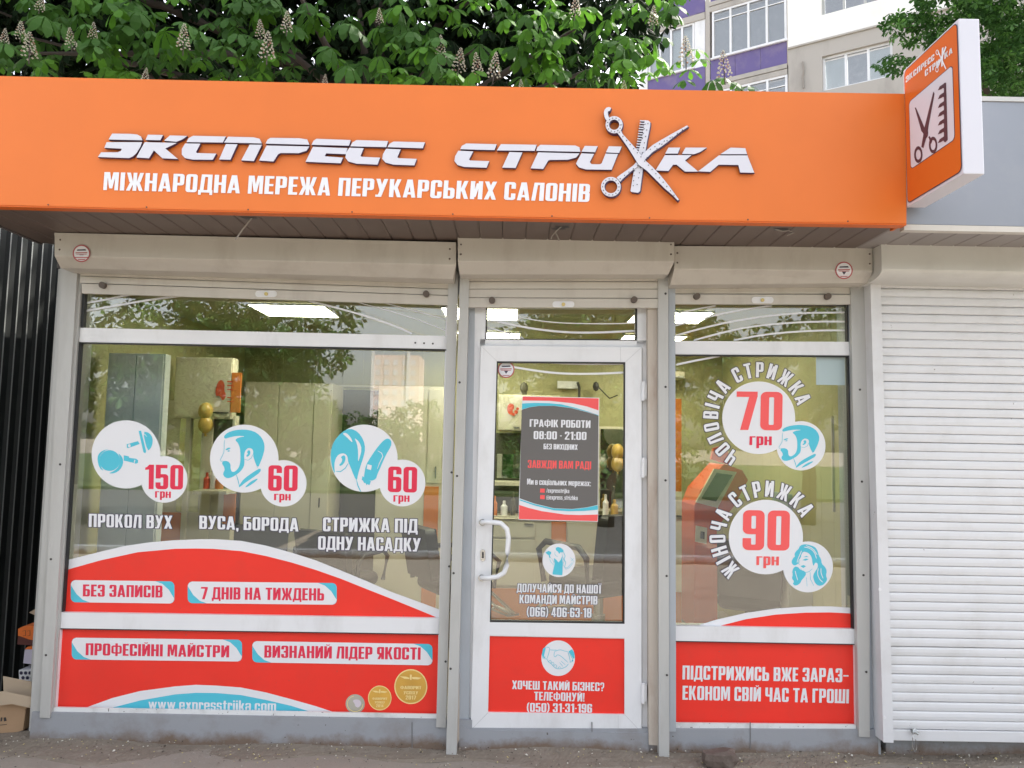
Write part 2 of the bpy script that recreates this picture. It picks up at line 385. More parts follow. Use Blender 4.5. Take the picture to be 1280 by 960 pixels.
GL = {
 'А': lambda: (_D(0, 0, .15, 1, .17) + _D(.36, 0, .20, 1, .17) + _H(.12, .42, .17, .13), .53),
 'Б': lambda: (_V(0) + _H(t_, .42, 1 - b_) + _bowl(t_ * .6, 0, w_, .62), w_),
 'В': lambda: (_V(0) + _bowl(t_ * .6, .46, w_ - .01, 1, .125) + _bowl(t_ * .6, 0, w_, .56, .125), w_),
 'Г': lambda: (_V(0) + _H(t_, .40, 1 - b_), .40),
 'Д': lambda: (_D(.04, b_, .09, 1, .16) + _V(.36, b_) + _H(.24, .37, 1 - b_) + _H(-.02, .58, 0) + _V(-.02, -.13, 0, .12) + _V(.46, -.13, 0, .12), .56),
 'Е': lambda: (_V(0) + _H(t_, .38, 1 - b_) + _H(t_, .36, .44, .125) + _H(t_, .38, 0), .38),
 'Ж': lambda: (_V(.275, t=.16) + _D(0, 0, .17, .52, .16) + _D(.12, .48, 0, 1, .16) + _D(.55, 0, .38, .52, .16) + _D(.43, .48, .55, 1, .16), .71),
 'З': lambda: (_three(), w_),
 'И': lambda: (_V(0) + _V(.33) + _D(.10, .12, .25, .88, .14), .33 + t_),
 'І': lambda: (_V(0), t_),
 'К': lambda: (_V(0) + _D(.14, .42, .31, 1, .17) + _D(.34, 0, .16, .60, .17), .51),
 'Л': lambda: (_V(.33) + _D(.0, 0, .09, 1, .165) + _H(.24, .34, 1 - b_), .33 + t_),
 'М': lambda: (_V(0, t=.155) + _V(.465, t=.155) + _D(.245, .10, .11, 1, .13) + _D(.245, .10, .38, 1, .13), .62),
 'Н': lambda: (_V(0) + _V(.31) + _H(t_, .31, .44), .31 + t_),
 'О': lambda: (_ring(0, 0, w_ + .01, 1), w_ + .01),
 'П': lambda: (_V(0) + _V(.31) + _H(t_, .31, 1 - b_), .31 + t_),
 'Р': lambda: (_V(0) + _bowl(t_ * .6, .36, w_, 1), w_),
 'С': lambda: (_C(), w_),
 'Т': lambda: (_H(0, .44, 1 - b_) + _V(.1375, 0, 1 - b_), .44),
 'У': lambda: (_D(.0, 1, .17, .34, .17) + _D(.08, 0, .33, 1, .17) + _H(.0, .14, 0, .12), .50),
 'Ф': lambda: (_V(.26, -.03, 1.03, .15) + _ring(0, .17, .67, .85, b=.115, t=.14), .67),
 'Х': lambda: (_D(0, 0, .33, 1, .18) + _D(.33, 0, 0, 1, .18), .51),
 'Ц': lambda: (_V(0) + _V(.31) + _H(t_, .31, 0) + _V(.40, -.13, 0, .12), .52),
 'Ч': lambda: (_V(.31) + _B(0, .36, .55, 1.4, ['BL'], start=((0, 1), (t_, 1)), end=((.32, .36), (.32, .36 + b_))), .31 + t_),
 'Ш': lambda: (_V(0) + _V(.275) + _V(.55) + _H(t_, .275, 0) + _H(.275 + t_, .55, 0), .55 + t_),
 'Э': lambda: (_mir(_C(), w_) + _H(.12, .30, .44, .12), w_),
 'Ь': lambda: (_V(0) + _bowl(t_ * .6, 0, w_, .60), w_),
 'Я': lambda: (_mir(_V(0) + _bowl(t_ * .6, .38, w_, 1) + _D(.27, 0, .12, .40, .165), w_), w_),
 '1': lambda: (_V(.14) + _D(.0, .76, .10, .92, .18)[:0] + [[(0, .78), (.15, .80), (.15, 1.0), (.06, .90), (0, .88)]], .14 + t_),
 '2': lambda: (_B(0, .40, w_, 1, ['TR', 'TL'], start=((w_, .66), (w_ - t_, .66)), end=((0, .68), (t_, .68))) + _D(0, b_ * .9, .285, .67, .165) + _H(0, w_, 0), w_),
 '4': lambda: (_V(.24, 0, 1, .16) + _D(0, .22, .20, 1, .13) + _H(0, .48, .18, .13), .48),
 '5': lambda: (_H(0, .43, 1 - b_) + _V(0, .44, 1, t_) + _B(0, 0, w_, .62, ['TR', 'BR', 'BL'][:0] or ['BR', 'TR'], start=((.14, 0), (.14, b_)), end=((.1, .62), (.1, .62 - b_))) + _B(0, 0, w_, .62, ['BL'], start=((0, .28), (t_, .28)), end=((.16, 0), (.16, b_))), w_),
 '6': lambda: (_B(0, 0, w_, 1, ['TR', 'TL'], start=((w_, .70), (w_ - t_, .70)), end=((0, .3), (t_, .3))) + _ring(0, 0, w_, .60), w_),
 '7': lambda: (_H(0, .46, 1 - b_) + _D(.09, 0, .28, .88, .18), .46),
 '8': lambda: (_ring(0, 0, w_, .56, b=.125) + _ring(.005, .45, w_ - .005, 1, b=.12), w_),
 '9': lambda: ([[(w_ - x, 1 - y) for x, y in p] for p in (_B(0, 0, w_, 1, ['TR', 'TL'], start=((w_, .70), (w_ - t_, .70)), end=((0, .3), (t_, .3))) + _ring(0, 0, w_, .60))], w_),
 '-': lambda: (_H(0, .17, .40, .12), .17), '–': lambda: (_H(0, .36, .42, .10), .36), '.': lambda: (_V(0, 0, .15, .14), .14),
 ',': lambda: ([[(0, .14), (0, 0), (.05, -.14), (.11, -.14), (.14, 0), (.14, .14)]], .14), ':': lambda: (_V(0, 0, .15, .14) + _V(0, .52, .67, .14), .14),
 '!': lambda: (_V(0, 0, .15, .15) + [[(.03, .22), (.12, .22), (.155, 1), (-.005, 1)]], .15),
 '?': lambda: (_V(.12, 0, .15, .15) + _V(.13, .22, .44, .14) + _B(0, .36, .4, 1, ['BR', 'TR', 'TL'], start=((.14, .36), (.14, .46)), end=((0, .70), (.14, .70)), t=.14, b=.12), .4),
 '(': lambda: ([[(.16, 1.05), (.04, .85), (0, .5), (.04, .15), (.16, -.06), (.26, -.06), (.17, .2), (.14, .5), (.17, .8), (.26, 1.05)]], .24),
 '/': lambda: (_D(0, 0, .2, 1, .09), .29), '_': lambda: (_H(0, .35, -.1, .08), .35),
 '@': lambda: (_ring(0, -.05, .7, .85, t=.09, b=.08) + _ring(.18, .2, .52, .62, t=.1, b=.09), .7),
 'w': lambda: (_sy(_D(.13, 0, 0, 1, .12) + _D(.13, 0, .24, 1, .12) + _D(.37, 0, .26, 1, .12) + _D(.37, 0, .5, 1, .12), .74), .62),
 'e': lambda: (_B(0, 0, .42, .76, ['TR', 'TL', 'BL', 'BR'], start=((.42, .34), (.42 - .15, .34)), end=((.42, .24), (.27, .24)), t=.15, b=.12) + _H(.14, .42, .33, .1), .42),
 'x': lambda: (_sy(_D(0, 0, .25, 1, .16) + _D(.25, 0, 0, 1, .16), .74), .41), 'p': lambda: (_V(0, -.24, .76, .15) + _ring(0, 0, .42, .76, t=.15, b=.12), .42),
 'r': lambda: (_V(0, 0, .76, .15) + _B(0, .3, .34, .76, ['TR'], start=((.34, .5), (.2, .5)), end=((.1, .76), (.1, .64)), t=.14, b=.12), .32),
 's': lambda: (_B(0, .34, .38, .76, ['TR', 'TL', 'BL'], start=((.38, .54), (.24, .54)), end=((.2, .34), (.2, .44)), t=.14, b=.1, ro=.1) + [[(.38 - x, .78 - y) for x, y in p] for p in _B(0, .34, .38, .76, ['TR', 'TL', 'BL'], start=((.38, .54), (.24, .54)), end=((.18, .34), (.18, .44)), t=.14, b=.1, ro=.1)], .38),
 't': lambda: (_V(.07, 0, .95, .15) + _H(0, .30, .64, .1), .30), 'i': lambda: (_V(0, 0, .74, .15) + _V(0, .83, .98, .15), .15), 'j': lambda: (_V(.05, -.2, .74, .15) + _V(.05, .83, .98, .15) + _H(-.04, .06, -.2, .1), .2),
 'k': lambda: (_V(0, 0, 1, .15) + _D(.12, .3, .25, .74, .15) + _D(.26, 0, .13, .44, .15), .41), 'c': lambda: (_B(0, 0, .40, .76, ['TR', 'TL', 'BL', 'BR'], start=((.40, .48), (.25, .48)), end=((.40, .28), (.25, .28)), t=.15, b=.12), .40),
 'a': lambda: (_V(.27, 0, .6, .15) + _B(0, 0, .42, .76, ['TR', 'TL'], start=((.42, .4), (.27, .4)), end=((0, .54), (.15, .54)), t=.15, b=.11) + _ring(0, 0, .40, .45, t=.14, b=.1, ro=.1), .42),
 'o': lambda: (_ring(0, 0, .42, .76, t=.15, b=.12), .42), 'm': lambda: (_V(0, 0, .76, .15) + _V(.24, 0, .7, .15) + _V(.48, 0, .7, .15) + _H(.12, .6, .64, .12), .63),
 'h': lambda: (_V(0, 0, 1, .15) + _V(.26, 0, .7, .15) + _H(.13, .38, .64, .12), .41), 'z': lambda: (_H(0, .36, .64, .11) + _H(0, .36, 0, .11) + _D(0, .1, .2, .66, .16), .36),
 'Й': lambda: (_V(0) + _V(.33) + _D(.10, .12, .25, .88, .14) + _breve(.25), .33 + t_),
 'Ї': lambda: (_V(.07) + _V(-.02, 1.06, 1.18, .12) + _V(.2, 1.06, 1.18, .12), .31),
}
for lo_, up_ in zip('ивсоцльнхмжгук', 'ИВСОЦЛЬНХМЖГУК'):
    GL[lo_] = (lambda u: (lambda: (_sy(GL[u]()[0], .76), GL[u]()[1])))(up_)
GL['0'] = GL['О']; GL['3'] = GL['З']
GL['і'] = GL['i']; GL['а'] = GL['a']; GL['е'] = GL['e']
GL['р'] = lambda: (_V(0, -.26, .76) + _ring(0, 0, w_, .76), w_)
GL[')'] = lambda: (_mir(GL['(']()[0], .24), .24)
_G = {}
def glyph(ch, grow=0):
    k = (ch, grow)
    if k in _G: return _G[k]
    polys, wd = GL[ch]()
    V_ = []; F_ = []; lay = 0
    offs = [(0, 0)] if not grow else [(grow * a, grow * c) for a, c in ((1, 0), (-1, 0), (0, 1), (0, -1), (.8, .8), (-.8, .8), (.8, -.8), (-.8, -.8))]
    for ox, oy in offs:
        for p in polys:
            n = len(V_); V_ += [(x + ox, y + oy, lay % 16) for x, y in p]; lay += 1
            if len(p) > 4: F_ += [tuple(n + i for i in t) for t in tessellate_polygon([[Vector((x, y, 0)) for x, y in p]])]
            else: F_.append(tuple(range(n, n + len(p))))
    _G[k] = (V_, F_, wd)
    return _G[k]
def layout(body, gap=0.07, space=0.24, grow=0):
    x = 0; V_ = []; F_ = []; cen = []
    for ch in body:
        if ch == ' ': x += space; continue
        v, f, wd = glyph(ch, grow)
        n = len(V_); V_ += [(a + x, b, l) for a, b, l in v]; F_ += [tuple(i + n for i in q) for q in f]
        cen.append((ch, x, wd)); x += wd + gap
    return V_, F_, x - gap, cen
LAY = 3.0e-5
def text(mb, body, bl, br, h, Y, mi=0, gap=0.07, space=0.24, up=None, grow=0, **_):
    V_, F_, wd, _c = layout(body, gap, space, grow)
    dx, dy = br[0] - bl[0], br[1] - bl[1]
    if up is None: up = (0.02 * h, -h)
    mb.add([P(bl[0] + dx * (x / wd) + up[0] * y, bl[1] + dy * (x / wd) + up[1] * y, Y - l * LAY) for x, y, l in V_], F_, mi)
def arc_text(mb, body, cx, cy, r, a0, a1, h, Y, mi=0, gap=0.09, grow=0, space=0.3, **_):
    _a, _b, tot, ref = layout(body, gap, space)
    k = (a1 - a0) * math.pi / 180 * r / tot
    for ch, x, wd in ref:
        v, f, w2 = glyph(ch, grow)
        t = R(a0 + (a1 - a0) * ((x + wd / 2) / tot))
        ux, uy = math.cos(t), math.sin(t); nx, ny = math.sin(t), -math.cos(t)
        mb.add([P(cx + nx * (r + gy * h) + ux * (gx - wd / 2) * k, cy + ny * (r + gy * h) + uy * (gx - wd / 2) * k, Y - l * LAY) for gx, gy, l in v], f, mi)
# ------------------------------------------------------------------ ground
mg = mat('worn_asphalt', (0.285, 0.25, 0.21), 0.9, dirt=(0.16, 0.135, 0.11), dirt_amt=0.7, dscale=1.6, bump=0.9, bscale=70,
         speck=(0.30, 0.27, 0.24), speck_t=0.66, speck_s=55)
gb = MB(); N = 70
xs = [-400, -60, -12] + [-4 + 8 * i / N for i in range(N + 1)] + [12, 60, 400]
ys = [-400, -60, -12] + [-4 + 5 * i / 40 for i in range(41)] + [12, 60, 400]
vs = []; rg = random.Random(3)
for y in ys:
    for x in xs:
        z = 0.0
        if abs(x) <= 4 and -4 <= y <= 1:
            z = 0.006 * math.sin(x * 3.1 + y * 2) + 0.005 * math.sin(x * 7.7 - y * 5) + rg.uniform(-.002, .002) - 0.02 * max(0, (-x - 1.2)) * 0 + 0.0
        vs.append((x, y, z))
nx = len(xs)
fs = [(j * nx + i, j * nx + i + 1, (j + 1) * nx + i + 1, (j + 1) * nx + i) for j in range(len(ys) - 1) for i in range(nx - 1)]
mk('ground', vs, fs, mg, kind='structure', smooth=True)
mr = mat('dark_street_asphalt', (0.10, 0.098, 0.095), 0.9, dirt=(0.06, 0.06, 0.06), dirt_amt=.5, dscale=1, bump=.5, bscale=50)
rb_ = MB(); rb_.box((-200, -18, -.10), (200, -6.2, .004)); rb_.build('road', mr, kind='structure')
kb = MB(); kb.box((-200, -6.2 + .002, -.1), (200, -6.05, .10)); kb.build('kerb', K['plinth'], kind='structure')
vb = MB(); vb.box((-200, -60, -.10), (200, -18.002, .10)); vb.build('grass_verge', mat('short_grass', (.05, .09, .025), .9, dirt=(.09, .08, .05), dirt_amt=.6, dscale=2, bump=.8, bscale=40), kind='structure')
# strip of soil swept up along the plinths
ms = mat('brown_soil', (0.20, 0.165, 0.13), 0.95, dirt=(0.30, 0.265, 0.225), dirt_amt=0.6, dscale=14, bump=1.0, bscale=90, speck=(0.36, 0.31, 0.22), speck_t=0.70, speck_s=50)
vs = []; n = 560; rows = 15
for j in range(rows):
    for i in range(n + 1):
        x = -3.2 + 6.6 * i / n
        wv = 0.10 + 0.05 * math.sin(x * 2.3) + 0.03 * math.sin(x * 9)
        y = 0.02 - (wv + 0.10) * j / (rows - 1)
        z = (0.034 + 0.016 * math.sin(x * 5)) * (1 - j / (rows - 1)) ** 1.3 + (rg.uniform(0, .0035) + .002 * math.sin(x * 23 + j * 1.7) * math.sin(x * 7.1 - j * .9)) * (j < rows - 1) - (0.012 if j == rows - 1 else 0)
        vs.append((x, y, z + 0.003))
fs = [(j * (n + 1) + i, j * (n + 1) + i + 1, (j + 1) * (n + 1) + i + 1, (j + 1) * (n + 1) + i) for j in range(rows - 1) for i in range(n)]
mk('soil', vs, [tuple(reversed(f)) for f in fs], ms, kind='structure', smooth=False)
# grit, petals and fallen scraps
lit = MB(); rg = random.Random(11)
for i in range(1700):
    x = rg.uniform(-2.7, 2.6); y = -abs(rg.gauss(0.04, 0.12)) - 0.02
    if rg.random() < 0.25: y = rg.uniform(-0.7, -0.05)
    s = rg.uniform(.002, .006) * (1.7 if rg.random() < .1 else 1); z = 0.012 + (0.03 * max(0, 1 + y / 0.2))
    c = Vector((x, y, z)); mi = rg.choice([0, 0, 0, 1, 2, 3, 3])
    a = rg.uniform(0, 6.28); u = Vector((math.cos(a), math.sin(a), rg.uniform(-.3, .3))) * s; v_ = Vector((-math.sin(a), math.cos(a), rg.uniform(-.3, .3))) * s * .7
    lit.add([c + u, c + v_, c - u, c - v_, c + Vector((0, 0, s * .7))], [(0, 1, 4), (1, 2, 4), (2, 3, 4), (3, 0, 4)], mi)
o = lit.build('litter', [mat('grit', (0.20, 0.17, 0.14), .9), mat('pale_scrap', (0.60, 0.57, 0.50), .8), mat('yellow_petal', (0.45, 0.38, 0.16), .8), mat('dark_grit', (0.07, 0.055, 0.045), .9)],
          label='scattered grit, petals and small scraps along the foot of the kiosks', cat='litter', kind='stuff')
def rock(name, c, s, m, label, seed, parent=None, group=None):
    rr = random.Random(seed); b = MB(); b.ellipsoid((0, 0, 0), (1, 1, 1), 12)
    vs = []
    for v in b.v:
        k = 1 + 0.22 * math.sin(v.x * 3 + seed) * math.cos(v.y * 4 + seed * 2) + rr.uniform(-.05, .05)
        v2 = v.normalized() * k if v.length else v
        v2 = Vector((max(-.8, min(.85, v2.x)), max(-.75, min(.8, v2.y)), max(-.7, min(.62 + v2.x * .25, v2.z))))
        vs.append(Vector((c[0] + v2.x * s[0], c[1] + v2.y * s[1], c[2] + v2.z * s[2])))
    return mk(name, vs, b.f, m, parent, label=label, cat='stone', group=group)
mst = mat('rough_broken_stone', (0.12, 0.09, 0.075), .9, dirt=(.30, .26, .22), dirt_amt=.5, dscale=18, bump=.8, bscale=80)
q = P(905, 949, -0.24)
rock('broken_stone', (q.x, -0.17, 0.046), (.10, .06, .062), mst, 'brown broken stone lying below the right red panel', 5)
q = P(948, 950, -0.3); mb = MB(); mb.prism([(q.x - .02, -.28, .012), (q.x + .02, -.27, .012), (q.x + .024, -.285, .014), (q.x - .018, -.30, .012)], [(q.x - .02, -.28, .016), (q.x + .02, -.27, .018), (q.x + .024, -.285, .02), (q.x - .018, -.30, .016)])
mb.build('paper_scrap', K['white_vinyl'], label='small white paper scrap on the ground right of the broken stone', cat='paper scrap')

# ------------------------------------------------------------------ the salon kiosk
FY = -0.68                                     # face of the orange fascia
zs = P(600, 272, FY).z + 0.02                  # underside of the canopy
kx0, kx1 = P(36, 914, 0.0).x, P(1097, 700, 0.0).x
k0 = thing('salon_kiosk', (0, 1.3, 0), 'hair salon kiosk with white-framed shop windows, a glazed door and an orange canopy front', 'kiosk')
RX0, RX1, RY1, RZ = -2.40, 1.93, 2.75, 2.42
mb = MB()
mb.px([(36, 914), (76, 333), (103, 333), (66, 905), (64, 914)], -0.035, 0.10)
mb.build('corner_post', K['rail'], k0)
mb = MB(); mb.px([(40, 890), (590, 900), (590, 940), (36, 930)], -0.045, 0.30); mb.build('plinth', K['plinth'], k0)
mb = MB(); mb.px([(575, 910), (1097, 912), (1099, 960), (575, 950)], -0.045, 0.30); mb.build('plinth', K['plinth'], k0)
K['seam'] = mat('dirty_seam', (.17, .165, .165), .7)
for x in (515, 740, 938):            # welded seams of the plinth
    mb = MB(); mb.px([(x - .4, 903), (x + .4, 903), (x + .6, 936), (x - .4, 936)], -0.0475, -0.04); mb.build('seam', K['seam'], k0)
mb = MB(); mb.px([(1060, 330), (1098, 330), (1101, 950), (1072, 950)], -0.03, 0.12); mb.build('end_wall_panel', K['rail_blue'], k0)
mb = MB(); mb.box((RX0 - .08, 0.08, 2.46), (RX1 + .1, RY1 + .1, 2.78)); mb.build('roof', K['roof'], k0)
mb = MB(); mb.box((P(78, 340, 0).x, -0.02, 2.335), (RX1 + .1, 0.08, 2.9)); mb.build('lintel', K['rail'], k0)
mb = MB(); mb.box((RX0, 0.08, RZ), (RX1, RY1, RZ + .035)); mb.build('ceiling', K['ceil'], k0)
mb = MB(); mb.box((RX0, 0.05, 0.05), (RX1, RY1, 0.12)); mb.build('floor', K['in_floor'], k0)
mb = MB(); mb.box((RX0 - .07, 0.08, 0.0), (RX0 - .002, RY1, 2.455)); mb.build('side_wall', K['rail'], k0)
mb = MB(); mb.box((RX1 + .002, 0.10, 0.0), (RX1 + .07, RY1, 2.455)); mb.build('side_wall', K['cream_wall'], k0)
mb = MB(); mb.box((RX0 - .07, RY1 + .01, 0.0), (RX1 + .07, RY1 + .09, 2.455)); mb.build('back_wall', K['rail'], k0)
# wall boards of the room: narrow pvc panels, each a piece
src = None
def board_copy(src, name, c, rz=0):
    o = src.copy(); C.objects.link(o); o.name = name; o.parent = k0; o.location = Vector(c) - wl(k0); o.rotation_euler.z = rz; W[o] = Vector(c)
    return o
nbd = 24; bwd = (RX1 - RX0) / nbd
for i in range(nbd):
    c = (RX0 + bwd * (i + .5), RY1 - .008, (RZ + .12) / 2)
    if src is None:
        b = MB(); b.box((c[0] - bwd / 2 + .0005, c[1] - .008, .12), (c[0] + bwd / 2 - .0005, c[1] + .016, RZ)); src = b.build('wall_board', K['cream_wall'], k0, bevel=.0015)
    else: board_copy(src, 'wall_board', c)
nb = 15
for sx in (RX0 + .008, RX1 - .008):
    for i in range(nb):
        y = 0.12 + (RY1 - .16) * (i + .5) / nb
        o = board_copy(src, 'wall_board', (sx, y, (RZ + .12) / 2), R(90))
        o.scale = (1.0 * ((RY1 - .16) / nb) / bwd, 1, 1)
# soffit boards under the canopy
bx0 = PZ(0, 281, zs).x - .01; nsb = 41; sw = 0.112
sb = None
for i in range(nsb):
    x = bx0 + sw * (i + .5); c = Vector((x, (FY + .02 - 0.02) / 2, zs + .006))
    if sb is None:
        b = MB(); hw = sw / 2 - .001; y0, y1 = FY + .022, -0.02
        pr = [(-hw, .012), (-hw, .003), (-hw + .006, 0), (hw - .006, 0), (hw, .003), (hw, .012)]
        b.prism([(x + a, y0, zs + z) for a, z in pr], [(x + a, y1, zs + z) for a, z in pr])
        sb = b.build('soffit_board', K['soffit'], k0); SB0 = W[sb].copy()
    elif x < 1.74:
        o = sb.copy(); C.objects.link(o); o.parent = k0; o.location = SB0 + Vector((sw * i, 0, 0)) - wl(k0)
mb = MB(); mb.box((bx0 - .015, FY + .02, zs - .004), (bx0, 0.0, zs + .05)); mb.build('soffit_edge', K['roof'], k0)
mb = MB(); mb.box((bx0 - .01, FY + .02, zs + .022), (1.735, 0.09, zs + .20)); mb.build('canopy_frame', K['roof'], k0)
# torn cable stubs hanging from the canopy
def stub(pxs, Y0, hole):
    hx = P(*hole, Y0); hx = PZ(hole[0], hole[1], zs - .002)
    b = MB(); b.add([(hx.x - .035, hx.y - .015, zs - .0015), (hx.x + .03, hx.y - .02, zs - .0015), (hx.x + .04, hx.y + .012, zs - .0015), (hx.x - .02, hx.y + .02, zs - .0015)], [(0, 1, 2, 3)], 1)
    pts = [P(x, y, hx.y) for x, y in pxs]; b.tube(pts, .0035, 6)
    b.build('cable_stub', [K['cable'], K['screw']], k0)
stub([(316, 271), (308, 281), (303, 287), (299, 293), (294, 300)], -.5, (311, 273))
stub([(702, 283), (695, 289), (690, 295), (689, 299)], -.4, (702, 284)); stub([(694, 290), (697, 296), (699, 301)], -.4, (697, 286))
stub([(968, 286), (978, 289), (986, 288), (992, 291), (984, 294)], -.4, (975, 287))

# ---- windows
def window(name, stiles, panes, gaskets, infills=()):
    b = MB()
    for pts in stiles: b.px(pts, -0.022, 0.05)
    fr = b.build(name, K['pvc'], k0, bevel=.0025)
    for pts in panes:
        b = MB(); b.px(pts, 0.004, 0.010); b.build('pane', K['glass'], fr)
    for pts in infills:
        b = MB(); b.px(pts, -0.004, 0.03); b.build('infill_panel', K['pvc'], fr)
    for pts in gaskets:
        b = MB(); b.px(pts, -0.0245, 0.004); b.build('gasket', K['gasket'], fr)
    return fr
w1 = window('shop_window',
    [[(96.5, 350), (103.2, 350), (69.8, 884), (64.5, 894), (62, 894)], [(100.3, 409.6), (560, 420), (560, 436.3), (99, 427.4)],
     [(76.8, 765.6), (550, 773), (549.5, 792.3), (75.4, 785.3)], [(558, 366), (570, 366), (556, 903), (545.5, 903)],
     [(98, 342), (562, 358), (562, 374), (98, 361)]],
    [[(101, 352), (562, 366), (561, 431), (99, 420)], [(98.5, 420), (562, 430), (549, 781), (72, 774)]],
    [[(103.4, 361), (106.2, 361), (103.4, 409.5), (100.8, 409.5)], [(99.2, 427.7), (560, 436.8), (560, 438.3), (99.2, 428.9)],
     [(99.2, 427), (100.6, 428), (78, 765), (77, 765)], [(104, 361), (560, 376), (560, 379), (104, 364)], [(75, 785.6), (549.5, 792.7), (549.5, 793.6), (75, 786.4)]],
    [[(74, 780), (549.5, 788), (545.5, 896), (68, 888)]])
b = MB(); b.px([(68.3, 884.2), (545.8, 893), (545.3, 902.8), (64.6, 894.2)], -0.034, -0.0225); b.px([(64, 891), (68.3, 884.2), (64.6, 894.2)], -0.034, -0.0225)
b.build('sill', K['pvc_low'], w1, bevel=.002)
for x, y in ((519, 428.5), (530, 429), (541, 429.5)):
    b = MB(); b.px(circ(x, y, 1.2, n=8), -0.0245, -0.02); b.build('screw', K['screw'], w1)
w2 = window('shop_window',
    [[(842, 420), (1062, 420), (1062, 444.2), (842, 442.8)][0:0] or [(842, 426.2), (1062, 427.3), (1062.3, 444.2), (842, 442.8)],
     [(842, 782.4), (1070, 786.3), (1070, 805), (842, 801)], [(1061.2, 360), (1064.5, 360), (1072.5, 917), (1069.8, 917)],
     [(830, 360), (843.2, 360), (845, 915), (832, 915)], [(842, 360), (1062, 366), (1062, 376), (842, 374)]],
    [[(840, 366), (1062, 366), (1062.5, 436), (842, 435)], [(841, 435), (1062.5, 436), (1070, 796), (842, 792)]],
    [[(1058.5, 378), (1060.2, 378), (1061.0, 427), (1059.2, 427)], [(843, 443.2), (1062, 444.6), (1062, 446), (843, 444.4)], [(843, 378), (1061, 380), (1061, 381.6), (843, 379.6)],
     [(1060, 445), (1061.3, 445), (1067.8, 786), (1066.4, 786)], [(845, 801.3), (1069, 805.3), (1069, 806.2), (845, 802.2)]],
    [[(842, 797), (1069.3, 800), (1071, 908), (842, 906)]])
b = MB(); b.px([(844.8, 903.6), (1070.2, 905.8), (1070.6, 918), (844.8, 914.6)], -0.034, -0.0225)
b.build('sill', K['pvc_low'], w2, bevel=.002)

# ---- door
b = MB()
for pts in ([(592, 360), (608.2, 360), (606.5, 431), (600.8, 432.5), (588.2, 915), (578, 915)], [(606, 360), (797, 360), (797, 384), (607, 383)],
            [(600, 424), (810, 425.6), (810, 434.5), (600, 433)], [(795.8, 360), (810, 360), (810, 917), (802.8, 917), (803, 434.5), (796, 434.5)]):
    b.px(pts, -0.020, 0.06)
dfr = b.build('door_frame', K['pvc'], k0, bevel=.0025)
b = MB(); b.px([(605, 372), (799, 372), (799, 428), (605, 428)], 0.012, 0.018); b.build('pane', K['glass'], dfr)
b = MB(); b.px([(607.5, 384.5), (609, 384.5), (608.2, 424), (606.7, 424)], -0.0225, 0.01); b.px([(606.7, 423), (796.5, 424.2), (796.5, 425.6), (606.7, 424.3)], -0.0226, 0.01)
b.px([(795, 384), (796.5, 384), (796.5, 423.1), (795, 423.1)], -0.0225, 0.01); b.build('gasket', K['gasket'], dfr)
DY = -0.040
b = MB()
Lf = [(601.0, 432), (802.2, 434), (802, 915.8), (588.3, 912.8)]
gl = [(621, 451.5), (781.6, 452.6), (780.7, 779.8), (612.3, 777.7)]
rd = [(612, 794.4), (780.7, 797.8), (780.7, 893.2), (610, 890.6)]
b.px([Lf[0], gl[0], gl[3], rd[0], rd[3], Lf[3]], DY, 0.02)
b.px([gl[1], Lf[1], Lf[2], rd[2], rd[1], gl[2]], DY + .0004, 0.02)
b.px([Lf[0], Lf[1], gl[1], gl[0]], DY - .0006, 0.019); b.px([gl[3], gl[2], rd[1], rd[0]], DY - .0005, 0.019); b.px([rd[3], rd[2], Lf[2], Lf[3]], DY - .0006, 0.019)
door = b.build('door', K['pvc'], k0)
b = MB(); b.px([(616, 446), (785, 447), (785, 785), (608, 783)], -0.012, -0.006); b.build('pane', K['glass'], door)
b = MB(); b.px([(609, 790), (784, 793), (784, 897), (606, 895)], -0.028, -0.01); b.build('lower_panel', K['pvc'], door)
b = MB()
for s_ in ([gl[0], gl[1], (gl[1][0] - 1.2, gl[1][1] + 1.6), (gl[0][0] + 1, gl[0][1] + 1.8)], [gl[0], (gl[0][0] + 1.4, gl[0][1]), (gl[3][0] + 1.2, gl[3][1]), gl[3]],
           [(gl[1][0] - 1.3, gl[1][1]), gl[1], gl[2], (gl[2][0] - 1.3, gl[2][1])], [(gl[3][0], gl[3][1] - 1.2), (gl[2][0], gl[2][1] - 1.2), gl[2], gl[3]]):
    b.px(s_, DY - .0012, -0.012)
b.build('gasket', K['gasket'], door)
b = MB()                                            # mitre joints of the leaf
for a_, c_ in (((601.4, 432.4), (621, 451.3)), ((801.8, 434.4), (781.8, 452.4)), ((588.8, 912.4), (610, 890.8)), ((801.6, 915.4), (781, 893.4)), ((775.5, 434), (775.8, 452)), ((772.7, 894), (772.7, 915))):
    b.px(ribbon([a_, c_], .5), DY - .0012, DY + .001)
b.build('joint', mat('joint_line', (0.42, 0.42, 0.43), .6), door)
b = MB(); pts = [P(603, 653, DY), P(603, 653, DY - .05), P(612, 652.5, DY - .062), P(626, 654, DY - .066), P(633.5, 661, DY - .068), P(635.5, 672, DY - .068), P(634.5, 690, DY - .068), P(633.5, 706, DY - .068), P(630, 716, DY - .066), P(622, 721, DY - .064), P(611, 722.5, DY - .062), P(602, 722.5, DY - .05), P(602, 722.5, DY)]
b.tube(pts, .0125, 12); b.build('handle', K['pvc'], door, smooth=True)
for c_ in ((603, 653), (602, 722.5)):
    b = MB(); b.px(circ(*c_, 4.2, n=16), DY - .006, DY); b.build('handle_rosette', K['steel'], door)
b = MB(); b.px(rrect(600.6, 687, 606.4, 701.5, 2.8), DY - .004, DY); b.px(rrect(602.4, 690, 604.8, 698, 1.1), DY - .0055, DY - .002, 1); b.build('lock_plate', [K['steel'], K['screw']], door)
